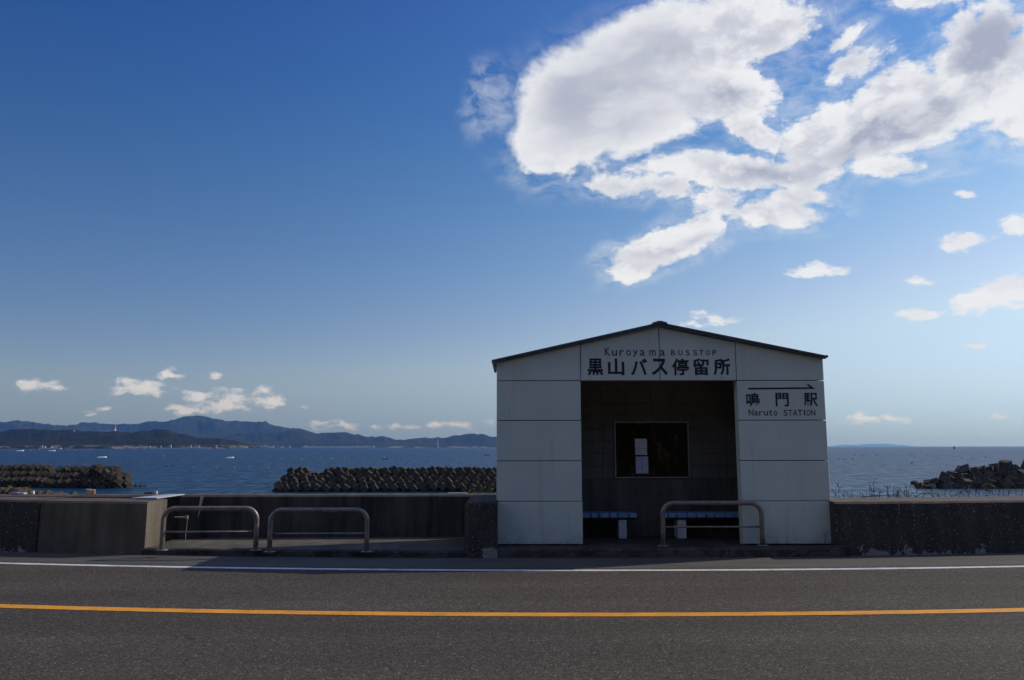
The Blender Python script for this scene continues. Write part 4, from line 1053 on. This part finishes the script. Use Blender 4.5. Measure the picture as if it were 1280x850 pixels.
# lighthouse and buildings on the headland
yh = 4150
p = on_y(143.6, 541, yh); 
lt = empty('lighthouse', (p.x, yh, p.z - 6), label='white and red tower rising from the headland ridge', cat='tower')
hgt = on_y(143.6, 532.8, yh).z - p.z
for z0, z1, r0, m in ((0, .62, 5.4, 'white'), (.62, .82, 4.4, 'red'), (.82, 1.0, 2.2, 'white')):
    bm = B(); tube(bm, [(p.x, yh, p.z - 6 * (z0 == 0) + hgt * z0), (p.x, yh, p.z + hgt * z1 + .0)], [r0, r0 * .85], 12); link(bm, 'tower_section', M[m], lt)
bm = B(); tube(bm, [(p.x + 3, yh, p.z + hgt), (p.x + 3, yh, p.z + hgt * 1.25)], .9, 6); link(bm, 'mast', M['white'], lt)
def house(u, v, yy, wpx, hpx, label, cat='building', group=None, roofm=None):
    p = on_y(u, v, yy); wd = wpx * yy / 985; h = hpx * yy / 985
    o = empty('far_building', (p.x, yy, p.z), label=label, cat=cat, group=group)
    link(box(B(), p.x - wd/2, p.x + wd/2, yy - wd*.35, yy + wd*.35, p.z - 3, p.z + h*.75), 'wall', M['house_wall'], o)
    link(prism_xz(B(), [(p.x - wd*.55, p.z + h*.76), (p.x + wd*.55, p.z + h*.76), (p.x, p.z + h)], yy - wd*.4, yy + wd*.4), 'roof', roofm or M['house_roof'], o)
    return o
house(133.5, 541.5, yh - 60, 2.2, 3.0, 'small pale building left of the white and red tower')
house(136.5, 542.8, yh - 90, 2.0, 1.6, 'lower pale building at the foot of the tower ridge')
house(92.5, 538.7, yh - 60, 1.6, 1.2, 'tiny pale hut on the headland crest')
ysh = 3420
def quay(u0, u1, v, yy, hpx, label):
    a, b = on_y(u0, v, yy), on_y(u1, v, yy); h = hpx * yy / 985
    o = link(box(B(), a.x, b.x, yy, yy + 12, SEA - 1, SEA + h, .3), 'quay_wall', M['quay']); return tag(o, label, 'quay')
quay(48, 76, 558.5, ysh, 1.0, 'pale quay at the foot of the headland, far left')
quay(100, 113, 558.5, ysh, .7, 'short pale quay under the headland')
quay(188, 262, 559, ysh, .8, 'long pale shore strip under the right of the headland')
quay(288, 342, 559, 8080, 2.3, 'bright pale breakwater right of the headland')
quay(378, 468, 559, 8080, 1.8, 'pale quay in front of the far harbour town')
for k, (u, wd, h) in enumerate(((52,3,2.2),(56,2.4,1.6),(64,2.2,1.5),(187,2,1.8),(201,1.6,2.4),(213,2.4,3.2),(238,2.0,3.0),(248,2.2,2.2),(270,2.4,2.8))):
    house(u, 559, ysh - 15, wd, h, f'tiny pale building, {nth(k + 1)} from the left along the headland shore', 'building', 'pale buildings on the headland shore')
for k, (u, wd, h) in enumerate(((303,4,2.4),(331,2.5,3.6),(352,3,2.0),(362,2,2.2),(382,3,3.2),(391,3,2.6),(402,2.5,2.2),(414,3,2.6),(423,2.2,2.0),(436,3.5,2.2),(446,2.5,2.6),(456,4.5,3.0),(466,3,2.2),(549,2.5,1.6),(590,3,1.5))):
    house(u, 559.3, 8120, wd, h, f'tiny pale building, {nth(k + 1)} from the left in the harbour town below the far hills', 'building', 'buildings of the far harbour town')
p = on_y(547.3, 558, 8100); t_ = empty('far_tower', (p.x, 8100, SEA), label='thin white pylon on the far shore near the shelter', cat='pylon')
link(tube(B(), [(p.x, 8100, SEA), (p.x, 8100, on_y(547, 549.5, 8100).z)], [3.2, 1.8], 8), 'mast', M['white'], t_)

# ------------------------------------------------------------------ haze
HAZE_ON = True
if HAZE_ON:
    bm = B(); box(bm, -72000, 72000, -400, 70000, SEA - 2.5, 640)
    hz = link(bm, 'haze', bpy.data.materials.new('haze')); m = hz.data.materials[0]; m.use_nodes = True
    t = NT(m.node_tree); t.n.clear(); out = t.new('ShaderNodeOutputMaterial'); pv = t.new('ShaderNodeVolumePrincipled')
    pv.inputs['Color'].default_value = (0.15, 0.39, 1.0, 1); pv.inputs['Absorption Color'].default_value = (.8, .8, .8, 1); pv.inputs['Density'].default_value = 4.4e-5; pv.inputs['Anisotropy'].default_value = 0.35
    t.l.new(pv.outputs[0], out.inputs['Volume']); tag(hz, kind='stuff')
